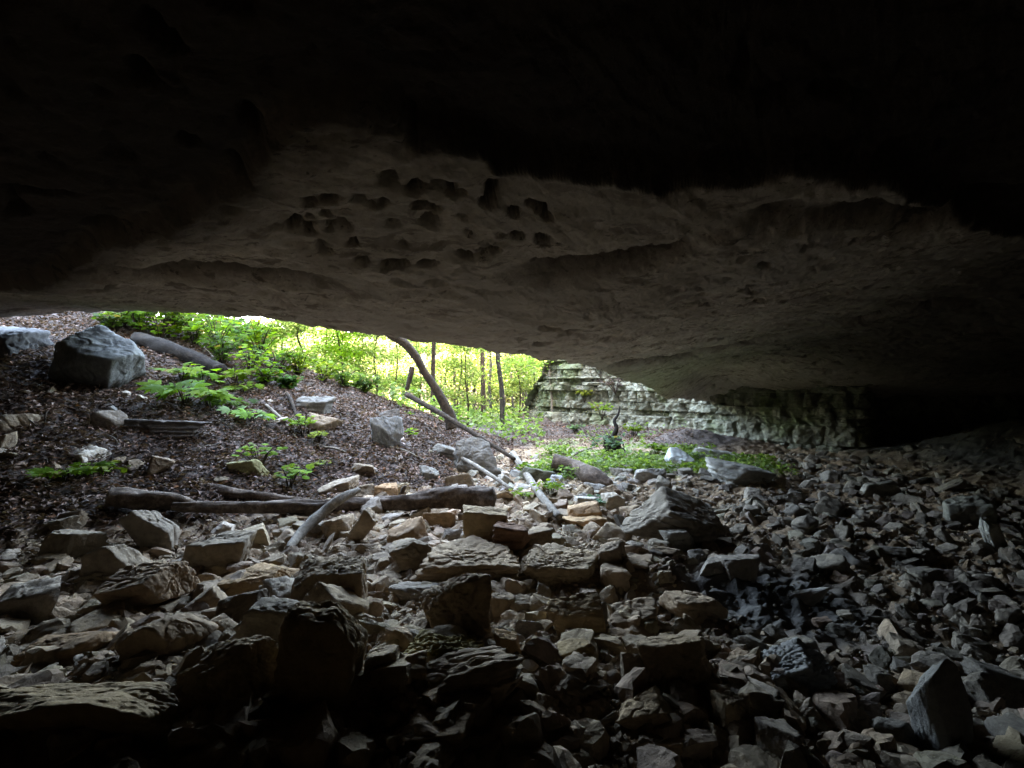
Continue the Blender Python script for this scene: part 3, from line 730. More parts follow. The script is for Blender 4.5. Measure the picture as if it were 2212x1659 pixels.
# --- the rest of the rubble: nobody could count it
def scatter_rubble(n, sub, smin, smax, seed, xy):
    rng = np.random.RandomState(seed)
    protos = [rock_shape(sub, 500 + i, (1, rng.uniform(.6, .95), rng.uniform(.42, .85)), rng.uniform(.4, 1), rng.randint(2, 7), 60, .10, .02 if sub > 2 else 0, 0, 0, 0 if sub < 3 else .05, R(rng.uniform(-25, 25)), 0) for i in range(14)]
    X, Y = xy(rng, n); n = len(X)
    Z = G(X, Y)
    s = smin + (smax - smin) * rng.rand(n) ** 2.7
    s *= np.where(X > 1.6, .9, 1.) 
    Vs, Fs, Cs, off = [], [], [], 0
    pid = rng.randint(0, len(protos), n)
    for p in range(len(protos)):
        idx = np.where(pid == p)[0]
        if not len(idx): continue
        V, F = protos[p]; V = V - np.array([0, 0, V[:, 2].max() * .42])
        ang = rng.uniform(0, 6.28, len(idx)); tx = rng.normal(size=len(idx)) * .27; ty = rng.normal(size=len(idx)) * .27
        ca, sa = np.cos(ang), np.sin(ang)
        Q = V[None] * s[idx][:, None, None]
        q = Q.copy()
        q[..., 1] = Q[..., 1] * np.cos(tx)[:, None] - Q[..., 2] * np.sin(tx)[:, None]; q[..., 2] = Q[..., 1] * np.sin(tx)[:, None] + Q[..., 2] * np.cos(tx)[:, None]
        w = q.copy()
        w[..., 0] = q[..., 0] * np.cos(ty)[:, None] + q[..., 2] * np.sin(ty)[:, None]; w[..., 2] = -q[..., 0] * np.sin(ty)[:, None] + q[..., 2] * np.cos(ty)[:, None]
        r = w.copy()
        r[..., 0] = w[..., 0] * ca[:, None] - w[..., 1] * sa[:, None]; r[..., 1] = w[..., 0] * sa[:, None] + w[..., 1] * ca[:, None]
        r += np.stack([X[idx], Y[idx], Z[idx] + .0 * s[idx]], -1)[:, None]
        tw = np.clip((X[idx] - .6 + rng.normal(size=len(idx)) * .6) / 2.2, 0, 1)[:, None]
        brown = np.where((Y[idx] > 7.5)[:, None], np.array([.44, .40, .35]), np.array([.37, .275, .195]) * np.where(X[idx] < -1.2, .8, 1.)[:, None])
        base = brown * (1 - tw) + np.array([.205, .174, .145]) * np.where(X[idx] > 3.2, .8, 1.)[:, None] * tw  # rubble towards the right lowered in colour as shade
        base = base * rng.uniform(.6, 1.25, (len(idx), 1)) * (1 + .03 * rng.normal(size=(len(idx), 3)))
        Vs.append(r.reshape(-1, 3)); Fs.append((F[None] + np.arange(len(idx))[:, None, None] * len(V)).reshape(-1, 3) + off); off += len(idx) * len(V)
        Cs.append(np.repeat(base, len(V), 0))
    return np.vstack(Vs), np.vstack(Fs), np.clip(np.vstack(Cs), .02, .8)
def floor_xy(rng, n, ymax=11.5, p=1.3):
    Y = 1.7 + (ymax - 1.7) * rng.rand(n * 2) ** p; X = rng.uniform(-1.1, 1.1, n * 2) * (Y + .6)
    dB = polydist(X, Y, BANK, True); dW = polydist(X, Y, WALL)
    mud_ = ((X - 1.95) ** 2 / .55 + (Y - 3.75) ** 2 / .4 < 1) & (rng.rand(n * 2) > .1)
    mb = (X > 7.2) & (Y > 6.) & (rng.rand(n * 2) > .25)
    gp = (Y > 9.4) & (X < 5.5) & (rng.rand(n * 2) > .3)
    ok = ((dB < -.05) | (rng.rand(n * 2) < .05)) & (dW > .15) & ~mud_ & ~mb & ~gp
    return X[ok][:n], Y[ok][:n]
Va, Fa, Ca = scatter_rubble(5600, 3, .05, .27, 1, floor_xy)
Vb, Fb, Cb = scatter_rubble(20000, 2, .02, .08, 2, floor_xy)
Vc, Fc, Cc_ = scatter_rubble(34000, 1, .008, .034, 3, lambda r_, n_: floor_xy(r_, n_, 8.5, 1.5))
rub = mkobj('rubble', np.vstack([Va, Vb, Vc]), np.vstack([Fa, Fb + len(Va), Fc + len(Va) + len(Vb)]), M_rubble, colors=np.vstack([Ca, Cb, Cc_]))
rub.data.polygons.foreach_set('use_smooth', np.zeros(len(Fa) + len(Fb) + len(Fc), bool))
tag(rub, 'broken grey and brown stones and chips covering the cave floor', 'rubble', kind='stuff')

# ------------------------------------------------------------------ dead leaves
def leafcards(X, Y, Z, size, rng, cols, flat=.35, up=None, aspect=.55):
    n = len(X)
    a = rng.uniform(0, 6.28, n)
    nrm = np.stack([rng.normal(size=n) * flat, rng.normal(size=n) * flat, np.ones(n)], -1)
    nrm /= np.linalg.norm(nrm, axis=1)[:, None]
    t = np.stack([np.cos(a), np.sin(a), 0 * a], -1); t -= nrm * (t * nrm).sum(1)[:, None]; t /= np.linalg.norm(t, axis=1)[:, None]
    b = np.cross(nrm, t)
    C = np.stack([X, Y, Z], -1); s = size[:, None]
    cu = rng.uniform(.05, .35, n)[:, None]
    V = np.stack([C - t * s * .5, C + b * s * aspect * .5 + nrm * s * cu, C + t * s * .5 + nrm * s * cu * .3, C - b * s * aspect * .5 + nrm * s * cu], 1).reshape(-1, 3)
    i = np.arange(n)[:, None] * 4
    F = np.concatenate([i + np.array([[0, 2, 1]]), i + np.array([[0, 3, 2]])], 0)
    return V, F, np.repeat(cols, 4, 0)
rng = np.random.RandomState(9)
n = 120000
Y = 2.6 + 11.5 * rng.rand(n); X = np.where(rng.rand(n) < .9, -rng.rand(n) * (Y * 1.05 + .5) + .6, 0)
m_ = rng.rand(n) < .16; Y[m_] = rng.uniform(11.5, 27, m_.sum()); X[m_] = rng.uniform(0, 6, m_.sum()) * Y[m_] / 17
X = np.where(m_, X, X)
dB = polydist(X, Y, BANK, True) + .35 * fbm(np.stack([X, Y, 0 * X], -1) * 1.3, 3)
md = np.exp(-((X - 4.6) / 1.0) ** 2 - ((Y - 13.0) / 1.0) ** 2)
ok = ((dB > .05) | (md > .3) | (m_ & (Y > 13.2)) | ((dB > -.7) & (rng.rand(n) < .18))) & (X / Y > -1.15)
X, Y = X[ok], Y[ok]; n = len(X)
base = np.array([(.085, .058, .05), (.12, .084, .074), (.16, .12, .112), (.22, .18, .175), (.055, .037, .032), (.16, .085, .055)])[rng.choice(6, n, p=[.28, .27, .19, .07, .15, .04])]
V, F, Cc = leafcards(X, Y, G(X, Y) + rng.uniform(.005, .05, n), rng.uniform(.03, .10, n), rng, base * rng.uniform(.75, 1.25, (n, 1)) * (.95 + .5 * fbm(np.stack([X, Y, 0 * X], -1) * 1.6 + 60, 4))[:, None].clip(.45, 1.7) * np.array([1.12, 1.0, .9]))
o = mkobj('leaf_litter', V, F, M_litter, colors=Cc, smooth=False)
tag(o, 'carpet of dead brown leaves over the bank', 'leaf litter', kind='stuff')

# green ground cover in the creek bed and on the talus
n = 15000
X = rng.uniform(.2, 4.9, n); Y = np.where(rng.rand(n) < .7, rng.uniform(8.4, 11.6, n), rng.uniform(11.6, 20, n))
den = sstep(-.15, .3, fbm(np.stack([X, Y, 0 * X], -1) * .9 + 4, 3)) * (1 - np.clip(1.8 * np.exp(-((X - 4.6) / 1.0) ** 2 - ((Y - 13.0) / 1.0) ** 2), 0, 1))
den *= np.where(Y < 11.6, 1, .5) * sstep(-.1, .5, X - .35 * (Y - 8.4) + .5 * (Y > 11))
ok = (rng.rand(n) < den) & (polydist(X, Y, WALL) > .25) & (polydist(X, Y, BANK, True) < .3)
X, Y = X[ok], Y[ok]; n = len(X)
Y2 = rng.uniform(12.5, 30, 9000); X2 = rng.uniform(-.42, .06, 9000) * Y2
keep = rng.rand(9000) < sstep(-.3, .2, fbm(np.stack([X2, Y2, 0 * X2], -1) * .5 + 14, 3)); X2, Y2 = X2[keep], Y2[keep]
ng = n; X, Y = np.r_[X, X2], np.r_[Y, Y2]; n = len(X)
base = np.array([(.13, .21, .05), (.17, .25, .07), (.20, .26, .14), (.09, .15, .04)])[rng.randint(0, 4, n)]
V, F, Cc = leafcards(X, Y, G(X, Y) + rng.uniform(.02, .22, n) * np.where(np.arange(n) < ng, 1, 2.6), rng.uniform(.05, .13, n) * np.where(np.arange(n) < ng, 1, 1.6), rng, base * rng.uniform(.7, 1.2, (n, 1)), flat=.5, aspect=.7)
o = mkobj('ground_cover', V, F, M_leaf, colors=Cc, smooth=False)
tag(o, 'low pale green ground cover in the creek bed', 'ground cover', kind='stuff')

# ------------------------------------------------------------------ logs, poles, sticks
def limb(name, label, cat, pts, rad, mat, sides=14, seed=1, rough=.14, group=None, extra=()):
    pts = np.asarray(pts, float); c = pts[0].copy()
    V, F = merge([tube(pts - c, rad, sides, seed, rough)] + [tube(np.asarray(p, float) - c, r_, 8, seed + 3 + i, rough) for i, (p, r_) in enumerate(extra)]) if extra else tube(pts - c, rad, sides, seed, rough)
    o = mkobj(name, V, F, mat, loc=c)
    return tag(o, label, cat, group)
def gp(x, y, dz=0.):
    p = hit2(x, y); p[2] += dz; return p
yl = hit2(620, 1112)[1]
L_ = [at2(372, 1094, yl - .5), at2(500, 1096, yl - .35), at2(640, 1094, yl - .1), at2(760, 1090, yl), at2(860, 1086, yl + .1), at2(960, 1076, yl + .1), at2(1066, 1074, yl + .05)]
log = limb('fallen_log', 'long weathered log lying across the foot of the leaf bank', 'log', L_, [.045, .062, .075, .08, .09, .125, .14], M_logmat, 26, 4, .32)
V, F = tube([(0, 0, 0), (.02, -.02, .05), (.05, -.03, .09)], [.03, .025, .015], 7, 6); o = mkobj('branch_stub', V, F, M_logmat, parent=log, loc=tuple(np.array(L_[4]) - L_[0] + np.array([.05, 0, .12])))
limb('fallen_log', 'broken reddish log end pointing away from the long log in the shade', 'log', [at2(235, 1074, yl - .6), at2(300, 1078, yl - .5), at2(372, 1082, yl - .4), at2(420, 1088, yl - .35)], [.10, .11, .09, .03], M_logmat, 16, 9, .3)
limb('fallen_log', 'second log lying just behind the long log under the seedlings', 'log', [at2(355, 1054, yl + .25), at2(440, 1058, yl + .2), at2(540, 1070, yl + .2), at2(660, 1084, yl + .3)], [.06, .07, .06, .04], M_logmat, 16, 12, .35)
p = [gp(296, 742, .1), gp(360, 764, .1), gp(420, 788, .1), gp(478, 812, .1)]
limb('fallen_log', 'dark rotten log on the bank between the huge boulder and the green plants', 'log', p, [.14, .17, .16, .12], M_darkwood, 14, 15, .2)
# thin pole over the crest, white pole in the creek
p0, p3 = at2(878, 852, 11.4), at2(1112, 992, 9.3)
limb('fallen_pole', 'long thin brown pole sliding from the crest of the bank down to the creek', 'fallen pole', [p0, p0 * .66 + p3 * .34 + [0, 0, .03], p0 * .33 + p3 * .67 + [0, 0, .02], p3], [.06, .055, .045, .03], M_bark, 12, 21, .12)
p0, p1, p2, p3 = gp(1108, 992, .12), gp(1140, 1045, .12), gp(1172, 1092, .1), gp(1208, 1130, .07)
limb('fallen_pole', 'white barked pole lying from the creek onto the rubble', 'fallen pole', [p0, p1, p2, p3], [.065, .058, .05, .04], M_palewood, 12, 22, .12)
q0, q1 = gp(968, 985, .1), gp(1106, 1066, .06)
limb('fallen_branch', 'straight grey branch lying in front of the root draped boulder', 'branch', [q0, (q0 + q1) / 2 + [0, 0, .03], q1], [.03, .035, .025], M_palewood, 8, 23)
# driftwood root
p = [gp(622, 1198, .05), gp(650, 1180, .14), gp(690, 1158, .22), (gp(730, 1140, .3)), gp(775, 1118, .32)]
limb('driftwood', 'pale forked driftwood root leaning under the long log', 'driftwood', p, [.03, .05, .058, .055, .03], M_palewood, 12, 25, .2)
o = bpy.context.scene.objects[-1] if False else None
# dead trunk with upturned root in the creek
p = [gp(1196, 1026, .16), gp(1240, 1032, .14), gp(1285, 1046, .1), gp(1318, 1056, .05)]
limb('fallen_log', 'short dead trunk with a dark butt lying in the creek bed', 'log', p, [.22, .2, .16, .08], M_logmat, 14, 27, .2)
g = gp(1322, 978)
r = empty('uprooted_stump', g); tag(r, 'dark upturned root stump with a snag standing by the creek', 'stump')
V, F = rock_shape(5, 333, (.42, .4, .5), 1.2, 9, 6, .3, .2, 0, .2, .2); mkobj('root_ball', V - [0, 0, .08], F, M_darkwood, parent=r)
V, F = tube([(.0, 0, .3), (.10, 0, .55), (.06, .05, .72), (.16, .1, .86), (.20, .1, 1.05)], [.07, .05, .035, .03, .012], 8, 31); mkobj('snag', V, F, M_darkwood, parent=r)
for i, (dx, dz) in enumerate([(-.22, .05), (.24, .06), (-.2, .3), (.2, .22), (.05, .1), (-.1, .2)]):
    V, F = tube([(dx * .4, -.1, dz + .05), (dx * .9, -.25, dz + .05), (dx * 1.2, -.2, dz - .15)], [.03, .018, .006], 6, 40 + i); mkobj('root', V, F, M_darkwood, parent=r)
# sticks lying about
STK = [((620, 862), (640, 905), .035, 'bare pale root sticking up beside the jutting ledge rock', .1), ((575, 880), (640, 950), .03, 'grey stick on the bank beside the bright seedlings', .04),
       ((840, 970), (920, 1000), .03, 'crooked stick at the foot of the leaning bank boulder', .04), ((600, 1010), (700, 1040), .02, 'thin stick lying in the leaves above the long log', .03),
       ((700, 970), (760, 985), .02, 'short stick in the leaves near the middle of the bank', .03), ((890, 905), (960, 950), .02, 'thin stick above the wedge slab on the bank', .03),
       ((120, 880), (190, 900), .018, 'thin stick in the leaves below the huge boulder', .03), ((1190, 1056), (1300, 1086), .03, 'pale stick in the creek pointing at the pyramid boulder', .05),
       ((1220, 1000), (1290, 968), .03, 'dark stick on the slope below the layered wall', .06), ((330, 735), (360, 790), .02, 'thin twig propped on the huge boulder', .1),
       ((425, 745), (480, 800), .02, 'pale twig across the dark rotten log', .12), ((1480, 1420), (1505, 1462), .012, 'small splinter of wood among the near rocks', .05)]
for i, (a, b_, rr, lab, dz) in enumerate(STK):
    p, q = gp(*a, dz), gp(*b_, dz * .6); mid = (p + q) / 2 + np.array([.04 * math.sin(i * 3), .02, .03])
    limb('stick', lab, 'stick', [p, mid, q], [rr, rr * .9, rr * .5], M_palewood if i % 3 else M_bark, 7, 60 + i, .15)
rt = np.random.RandomState(90)
for i in range(26):
    q = (rt.uniform(40, 930), rt.uniform(760, 1050))
    if q[1] < 760 + (q[0] > 500) * (q[0] - 500) * .35: continue
    p_ = gp(q[0], q[1], .03); a_ = rt.uniform(0, 3.14); ln = rt.uniform(.12, .4); e = p_ + np.array([math.cos(a_) * ln, math.sin(a_) * ln, 0]); e[2] = G(e[0], e[1])[0] + rt.uniform(.02, .1)
    limb('twig', 'short bare twig lying on the leaf litter of the bank', 'twig', [p_, (p_ + e) / 2 + rt.normal(size=3) * .02 + [0, 0, .02], e], [.008, .008, .004], M_palewood if i % 2 else M_bark, 6, 100 + i, .2, group='bare twigs on the bank')
# dry roots on the root draped boulder
g = gp(1040, 990)
for i, (dx, ln) in enumerate([(-.35, .5), (0, .6), (.3, .5)]):
    limb('dry_root', 'thin dry root hanging over the root draped boulder', 'root', [g + [dx, -.02, .42], g + [dx + .08, -.10, .25], g + [dx + .02, -.12, .05], g + [dx + .15, -.16, -.08]], [.014, .013, .01, .006], M_palewood, 6, 80 + i, .2, group='dry roots on the boulder')

# ------------------------------------------------------------------ leafy plants
def lobed(n=5, rng=None):
    """a maple-like leaf outline, unit size, stalk end at origin, pointing along +x"""
    ang, rad = [], []
    for i in range(n):
        a = (i - (n - 1) / 2) * (2.5 / (n - 1))
        ln = 1 - .32 * abs(i - (n - 1) / 2) / ((n - 1) / 2)
        ang += [a - .17, a, a + .17]; rad += [ln * .74, ln, ln * .74]
        if i < n - 1: ang.append(a + 2.5 / (n - 1) / 2); rad.append(.5)
    ang = np.array([-2.2] + ang + [2.2]); rad = np.array([.22] + rad + [.22])
    return np.stack([np.cos(ang) * rad + .15, np.sin(ang) * rad * .95, 0 * rad], -1)
def oval():
    t = np.linspace(0, 2 * np.pi, 10, endpoint=False)
    return np.stack([.5 - .5 * np.cos(t), .36 * np.sin(t) * (1 + .15 * np.cos(t)), 0 * t], -1)
def leafmesh(outline, pos, dirs, nrm, size):
    c = np.array([outline[:, 0].mean() * .9, 0, 0]); O = np.vstack([outline, c]); n = len(outline)
    O[:n, 2] = -.10 * (O[:n, 1] / .5) ** 2 - .08 * O[:n, 0] ** 2
    F0 = np.array([(i, (i + 1) % n, n) for i in range(n)])
    b = np.cross(nrm, dirs)
    V = pos[:, None] + size[:, None, None] * (O[None, :, 0:1] * dirs[:, None] + O[None, :, 1:2] * b[:, None] + O[None, :, 2:3] * nrm[:, None])
    return V.reshape(-1, 3), (F0[None] + np.arange(len(pos))[:, None, None] * len(O)).reshape(-1, 3), len(O)
def plant(name, label, cat, base, height, spread, nst, per, lsize, kind, cols, seed, group=None, woody=M_bark, jitter=.35, fmin=.45):
    rng = np.random.RandomState(seed)
    tint = rng.uniform(.6, 1.12) * np.array([rng.uniform(.85, 1.2), 1, rng.uniform(.7, 1.25)])
    root = empty(name, base); tag(root, label, cat, group)
    stems, pos, dirs = [], [], []
    for s in range(nst):
        a = rng.uniform(0, 6.28); rr = spread * rng.uniform(.35, 1) if nst > 1 else spread * .2
        top = np.array([math.cos(a) * rr, math.sin(a) * rr, height * rng.uniform(.65, 1.1)])
        mid = top * .5 + np.array([0, 0, height * .18])
        stems.append(tube([np.zeros(3) - [0, 0, .03], mid, top], [.006 + height * .006, .005 + height * .004, .003], 5, seed + s, .05, sub=4))
        for l in range(per):
            f = rng.uniform(fmin, 1.0)
            p = mid * (2 * f) if f < .5 else mid * (2 - 2 * f) + top * (2 * f - 1)
            la = rng.uniform(0, 6.28); d = np.array([math.cos(la), math.sin(la), rng.normal() * .12])
            pos.append(p + d * lsize * rng.uniform(.1, .9) * np.array([1, 1, .2])); dirs.append(d / np.linalg.norm(d))
    pos, dirs = np.array(pos), np.array(dirs); n = len(pos)
    nrm = np.stack([rng.normal(size=n) * jitter, rng.normal(size=n) * jitter - .5, np.ones(n)], -1); nrm -= dirs * (nrm * dirs).sum(1)[:, None]; nrm /= np.linalg.norm(nrm, axis=1)[:, None]
    V, F, k = leafmesh(lobed() if kind == 'lobed' else oval(), pos, dirs, nrm, lsize * rng.uniform(.65, 1.15, n))
    c = np.array(cols)[rng.randint(0, len(cols), n)] * rng.uniform(.65, 1.2, (n, 1)) * tint
    c = np.where(rng.rand(n, 1) < .04, np.array([.16, .12, .04]), c)
    mkobj('foliage', V, F, M_leaf, parent=root, colors=np.repeat(c, k, 0))
    V, F = merge(stems); mkobj('stem', V, F, woody, parent=root)
    return root
LIME = [(.125, .235, .018), (.10, .205, .016), (.15, .25, .022), (.075, .16, .018)]
DEEP = [(0.06, 0.135, 0.027), (0.075, 0.165, 0.03), (0.09, 0.195, 0.033), (0.045, 0.105, 0.03)]
YEL = [(0.165, 0.232, 0.03), (0.135, 0.21, 0.024), (0.195, 0.247, 0.045)]
PALEG = [(0.112, 0.182, 0.091), (0.091, 0.161, 0.084), (0.14, 0.203, 0.112)]
PL = [  # x, y of the base, height m, spread m, stems, leaves per stem, leaf size, kind, colours, label
    (400, 878, .42, .35, 6, 2, .30, 'lobed', LIME, 'largest lobed lime plant on the bank, above the dark ledge stone'),
    (455, 885, .35, .28, 5, 2, .26, 'lobed', LIME, 'lobed lime plant with spreading leaves next to the largest one'),
    (392, 825, .34, .30, 5, 2, .22, 'lobed', LIME, 'lobed plant with pointed leaves just under the dark rotten log'),
    (440, 832, .30, .3, 6, 2, .20, 'lobed', LIME, 'bushy lobed plant under the lower end of the dark rotten log'),
    (505, 838, .34, .3, 6, 3, .17, 'lobed', LIME, 'small leaved lobed plant beyond the tip of the dark rotten log'),
    (530, 856, .26, .24, 5, 3, .16, 'lobed', LIME, 'low lobed plant on the bank right of the lime cluster'),
    (500, 888, .25, .26, 5, 3, .16, 'lobed', DEEP, 'darker lobed plant below the lime cluster'),
    (545, 912, .24, .26, 6, 3, .17, 'lobed', [(.16, .32, .06), (.24, .36, .18), (.2, .4, .03)], 'pale leaved plant at the lower corner of the lime cluster'),
    (655, 945, .42, .28, 6, 7, .10, 'oval', LIME, 'upright seedling with round leaves beside the broken bank rock'),
    (690, 955, .18, .18, 5, 6, .08, 'oval', YEL, 'tiny round leaved seedling next to the upright one'),
    (560, 1012, .32, .36, 7, 6, .09, 'oval', LIME, 'round leaved seedling hanging over the small mossy stone'),
    (625, 1062, .34, .26, 6, 5, .12, 'oval', LIME, 'bright tufted seedling growing behind the second log'),
    (150, 1042, .20, .28, 6, 4, .15, 'lobed', LIME, 'low bright plant beneath the pale flat stone'),
    (222, 1030, .16, .26, 6, 5, .09, 'oval', YEL, 'low yellowish seedling beneath the pale flat stone'),
    (884, 950, .22, .14, 4, 6, .08, 'oval', LIME, 'little green seedling beside the leaning bank boulder'),
    (862, 868, .24, .22, 5, 5, .12, 'oval', LIME, 'bright seedling on the crest above the fallen pole'),
    (822, 920, .14, .14, 4, 5, .07, 'oval', YEL, 'tiny yellow seedling on top of the bank boulder'),
    (700, 1008, .1, .12, 4, 4, .07, 'oval', YEL, 'tiny sprout in the leaves above the long log'),
    (1135, 1032, .26, .22, 5, 6, .10, 'oval', LIME, 'yellow green seedling arching over the white pole'),
    (1188, 1072, .22, .26, 6, 6, .09, 'oval', LIME, 'leafy seedling in the creek beside the white pole'),
    (1128, 1082, .14, .2, 5, 5, .09, 'oval', YEL, 'low yellow seedling at the middle of the white pole'),
    (1290, 1092, .12, .2, 5, 6, .07, 'oval', PALEG, 'pale sprouting plant among the stones behind the triangular rock'),
    (885, 900, .12, .12, 4, 5, .06, 'oval', YEL, 'tiny seedling below the crest of the bank'),
]
for i, q in enumerate(PL):
    k_ = 1.0
    plant('seedling', q[9], 'plant', gp(q[0], q[1]), q[2] * k_, q[3] * k_, q[4] + 1, q[5] + 1, q[6] * k_, q[7], q[8], 300 + i)
# shrubs behind and beside the huge boulder, up to the crest
SH = [(300, 712, .6, LIME, 'bright lobed shrub behind the top of the huge boulder'), (345, 728, .8, LIME, 'lime shrub right of the huge boulder'), (385, 712, .7, DEEP, 'deep green shrub behind the lime shrub'),
      (420, 738, .65, LIME, 'lime shrub above the dark rotten log'), (470, 752, .7, LIME, 'green shrub below the pale crest rock'), (520, 752, .7, DEEP, 'deep green shrub right of the pale crest rock'),
      (560, 772, .7, LIME, 'lime shrub at the bend of the crest'), (440, 700, .7, DEEP, 'deep green shrub under the roof lip beside the pale crest rock'), (265, 700, .4, LIME, 'small bright shrub in the gap above the huge boulder'),
      (480, 778, .5, DEEP, 'low green shrub between the twigs on the bank'), (540, 800, .45, LIME, 'low lime shrub near the top of the bare bank'), (600, 800, .5, DEEP, 'deep green shrub on the bare bank crest'),
      (645, 805, .5, LIME, 'lime shrub on the crest, before the saplings'), (700, 818, .4, YEL, 'yellowish shrub on the crest'), (745, 832, .4, LIME, 'small lime shrub lower down the crest'), (790, 842, .35, DEEP, 'small deep green shrub near the lower crest'),
      (575, 822, .35, LIME, 'lime shrub on bare soil above the jutting ledge rock'),
      (240, 706, .3, DEEP, 'low dark shrub touching the back of the huge boulder'), (620, 832, .25, DEEP, 'low dark shrub above the jutting ledge rock'), (560, 745, .8, LIME, 'tall lime shrub behind the bend of the crest'),
      (610, 770, .8, LIME, 'tall lime shrub past the bend of the crest'), (380, 690, .8, LIME, 'bright shrub filling the gap under the roof lip'), (500, 715, .8, LIME, 'bright shrub between the pale crest rock and the roof lip')]
for i, (px, py, h, cols, lab) in enumerate(SH):
    g = gp(px, py + 8)
    plant('shrub', lab, 'shrub', g, h * 1.2, h * 1.05, 14, 11, .15 if i < 9 else .11, 'lobed' if i % 3 == 0 else 'oval', cols, 400 + i, jitter=.5, fmin=.12)

# ------------------------------------------------------------------ trees
def foliage(centers, radii, per, lsize, cols, seed, flat=.45, squash=.35):
    rng = np.random.RandomState(seed); P = []
    for c, r in zip(centers, radii):
        q = rng.normal(size=(per, 3)) * np.array([1, 1, squash]) * r * .5; P.append(c + q)
    P = np.vstack(P); n = len(P)
    col = np.array(cols)[rng.randint(0, len(cols), n)] * rng.uniform(.7, 1.25, (n, 1))
    return leafcards(P[:, 0], P[:, 1], P[:, 2], lsize * rng.uniform(.6, 1.2, n), rng, col, flat=flat, aspect=.62)
def tree(name, label, cat, base, pts, rad, mat, crowns, per, lsize, cols, seed, group=None, branches=()):
    root = empty(name, base); tag(root, label, cat, group)
    parts = [tube(pts, rad, 10, seed, .10)] + [tube(p_, r_, 6, seed + 7 + i, .1) for i, (p_, r_) in enumerate(branches)]
    V, F = merge(parts); mkobj('trunk', V, F, mat, parent=root)
    if crowns:
        c, r = zip(*crowns); V, F, C_ = foliage(np.array(c), r, per, lsize, cols, seed)
        mkobj('crown', V, F, M_leaf, parent=root, colors=C_, smooth=False)
    return root
def foot(px, y): 
    x = (px * K - 512) / FP * y
    return np.array([x, y, G(x, y)[0] - .05])
# leaning bent tree at the lip
yb = 11.6
b0 = at2(978, 925, yb)
pts = [at2(q[0], q[1], yb + q[2]) - b0 for q in ((978, 925, 0), (966, 885, 0), (938, 835, 0), (916, 803, 0), (899, 772, -.05), (874, 742, -.1), (838, 716, -.15), (800, 660, -.3), (770, 590, 0), (790, 480, .5))]
cr = [((pts[-1] + np.array([dx, dy, dz])), 1.6) for dx, dy, dz in ((0, 0, .5), (1.5, .8, 1), (-1.6, .5, .8), (.3, 1.5, 2.2), (-.5, -.8, 2.))]
fk = [at2(890, 795, yb) - b0, at2(886, 815, yb - .1) - b0, at2(879, 842, yb - .15) - b0]
tree('leaning_tree', 'thick bent brown tree leaning up behind the roof lip from the crest', 'tree', b0, pts, [.17, .125, .095, .088, .092, .10, .11, .115, .11, .09], M_bark, cr, 260, .13, LIME, 51, branches=[(fk, [.07, .06, .045])])
YG = [(.20, .25, .08), (.16, .22, .065), (.24, .28, .11), (.12, .18, .05)]
FAR = [(.11, .12, .07), (.08, .10, .045), (.135, .14, .095), (.055, .078, .034)]
MID = [(.12, .20, .05), (.15, .22, .065), (.095, .17, .045), (.19, .24, .075)]
# trunks measured in the photograph: x at base, distance, trunk width in px, lean (px shift over the visible height), crown colours, label
TR = [(935, 15., 12, 3, 'straight mossy trunk right behind the leaning bent tree', MID, M_bark), (1084, 17., 13, 0, 'dark straight trunk standing alone before the layered wall', MID, M_barkgrey),
      (1045, 19., 13, -4, 'dark shaggy trunk beside the lone straight trunk', MID, M_bark), (1030, 24., 16, -20, 'thick grey trunk leaning behind the shaggy trunk', YG, M_barkgrey),
      (1062, 22., 6, -6, 'thin trunk between the shaggy trunk and the lone trunk', YG, M_barkgrey), (958, 24., 8, 4, 'slender trunk just right of the mossy trunk', YG, M_barkgrey),
      (985, 22., 8, -6, 'slender crooked trunk in the middle of the opening', YG, M_bark), (915, 28., 17, 0, 'thick pale trunk seen behind the mossy trunk', YG, M_barkgrey),
      (1160, 21., 4, -16, 'thin trunk rising from the side slope', YG, M_bark), (1178, 22., 5, -8, 'thin trunk near the cliff corner', YG, M_bark),
      (1192, 18., 5, -10, 'thin pale sapling trunk right against the cliff', MID, M_palewood), (1110, 24., 5, -12, 'thin trunk just past the lone trunk', YG, M_barkgrey),
      (1130, 26., 5, -8, 'thin bending trunk half way to the cliff corner', YG, M_barkgrey), (1145, 30., 5, 6, 'distant thin trunk before the bright haze', YG, M_barkgrey),
      (870, 30., 10, 4, 'distant trunk left of the leaning tree', YG, M_barkgrey), (820, 34., 10, -4, 'distant trunk over the crest', YG, M_barkgrey),
      (760, 32., 8, 6, 'distant slim trunk among the saplings', YG, M_barkgrey), (700, 36., 10, 0, 'far trunk behind the saplings', YG, M_barkgrey),
      (1000, 34., 12, 8, 'far trunk forking high behind the crooked trunk', YG, M_barkgrey), (1072, 36., 8, 0, 'far trunk right behind the lone trunk', YG, M_barkgrey),
      (610, 30., 9, 5, 'far trunk above the bare bank', YG, M_barkgrey), (1098, 33., 6, -5, 'far thin trunk behind the first side slope trunk', YG, M_barkgrey)]
_r = np.random.RandomState(3)
for px in (640, 790, 845, 890, 942, 970, 1012, 1022, 1055, 1090, 1104, 1118, 1124, 1138, 1152, 1166, 1172, 1186):
    TR.append((px, _r.uniform(22, 38), _r.uniform(4.5, 7.9), _r.uniform(-10, 4), 'thin far trunk among the many slender stems of the bright wood', YG, M_barkgrey))
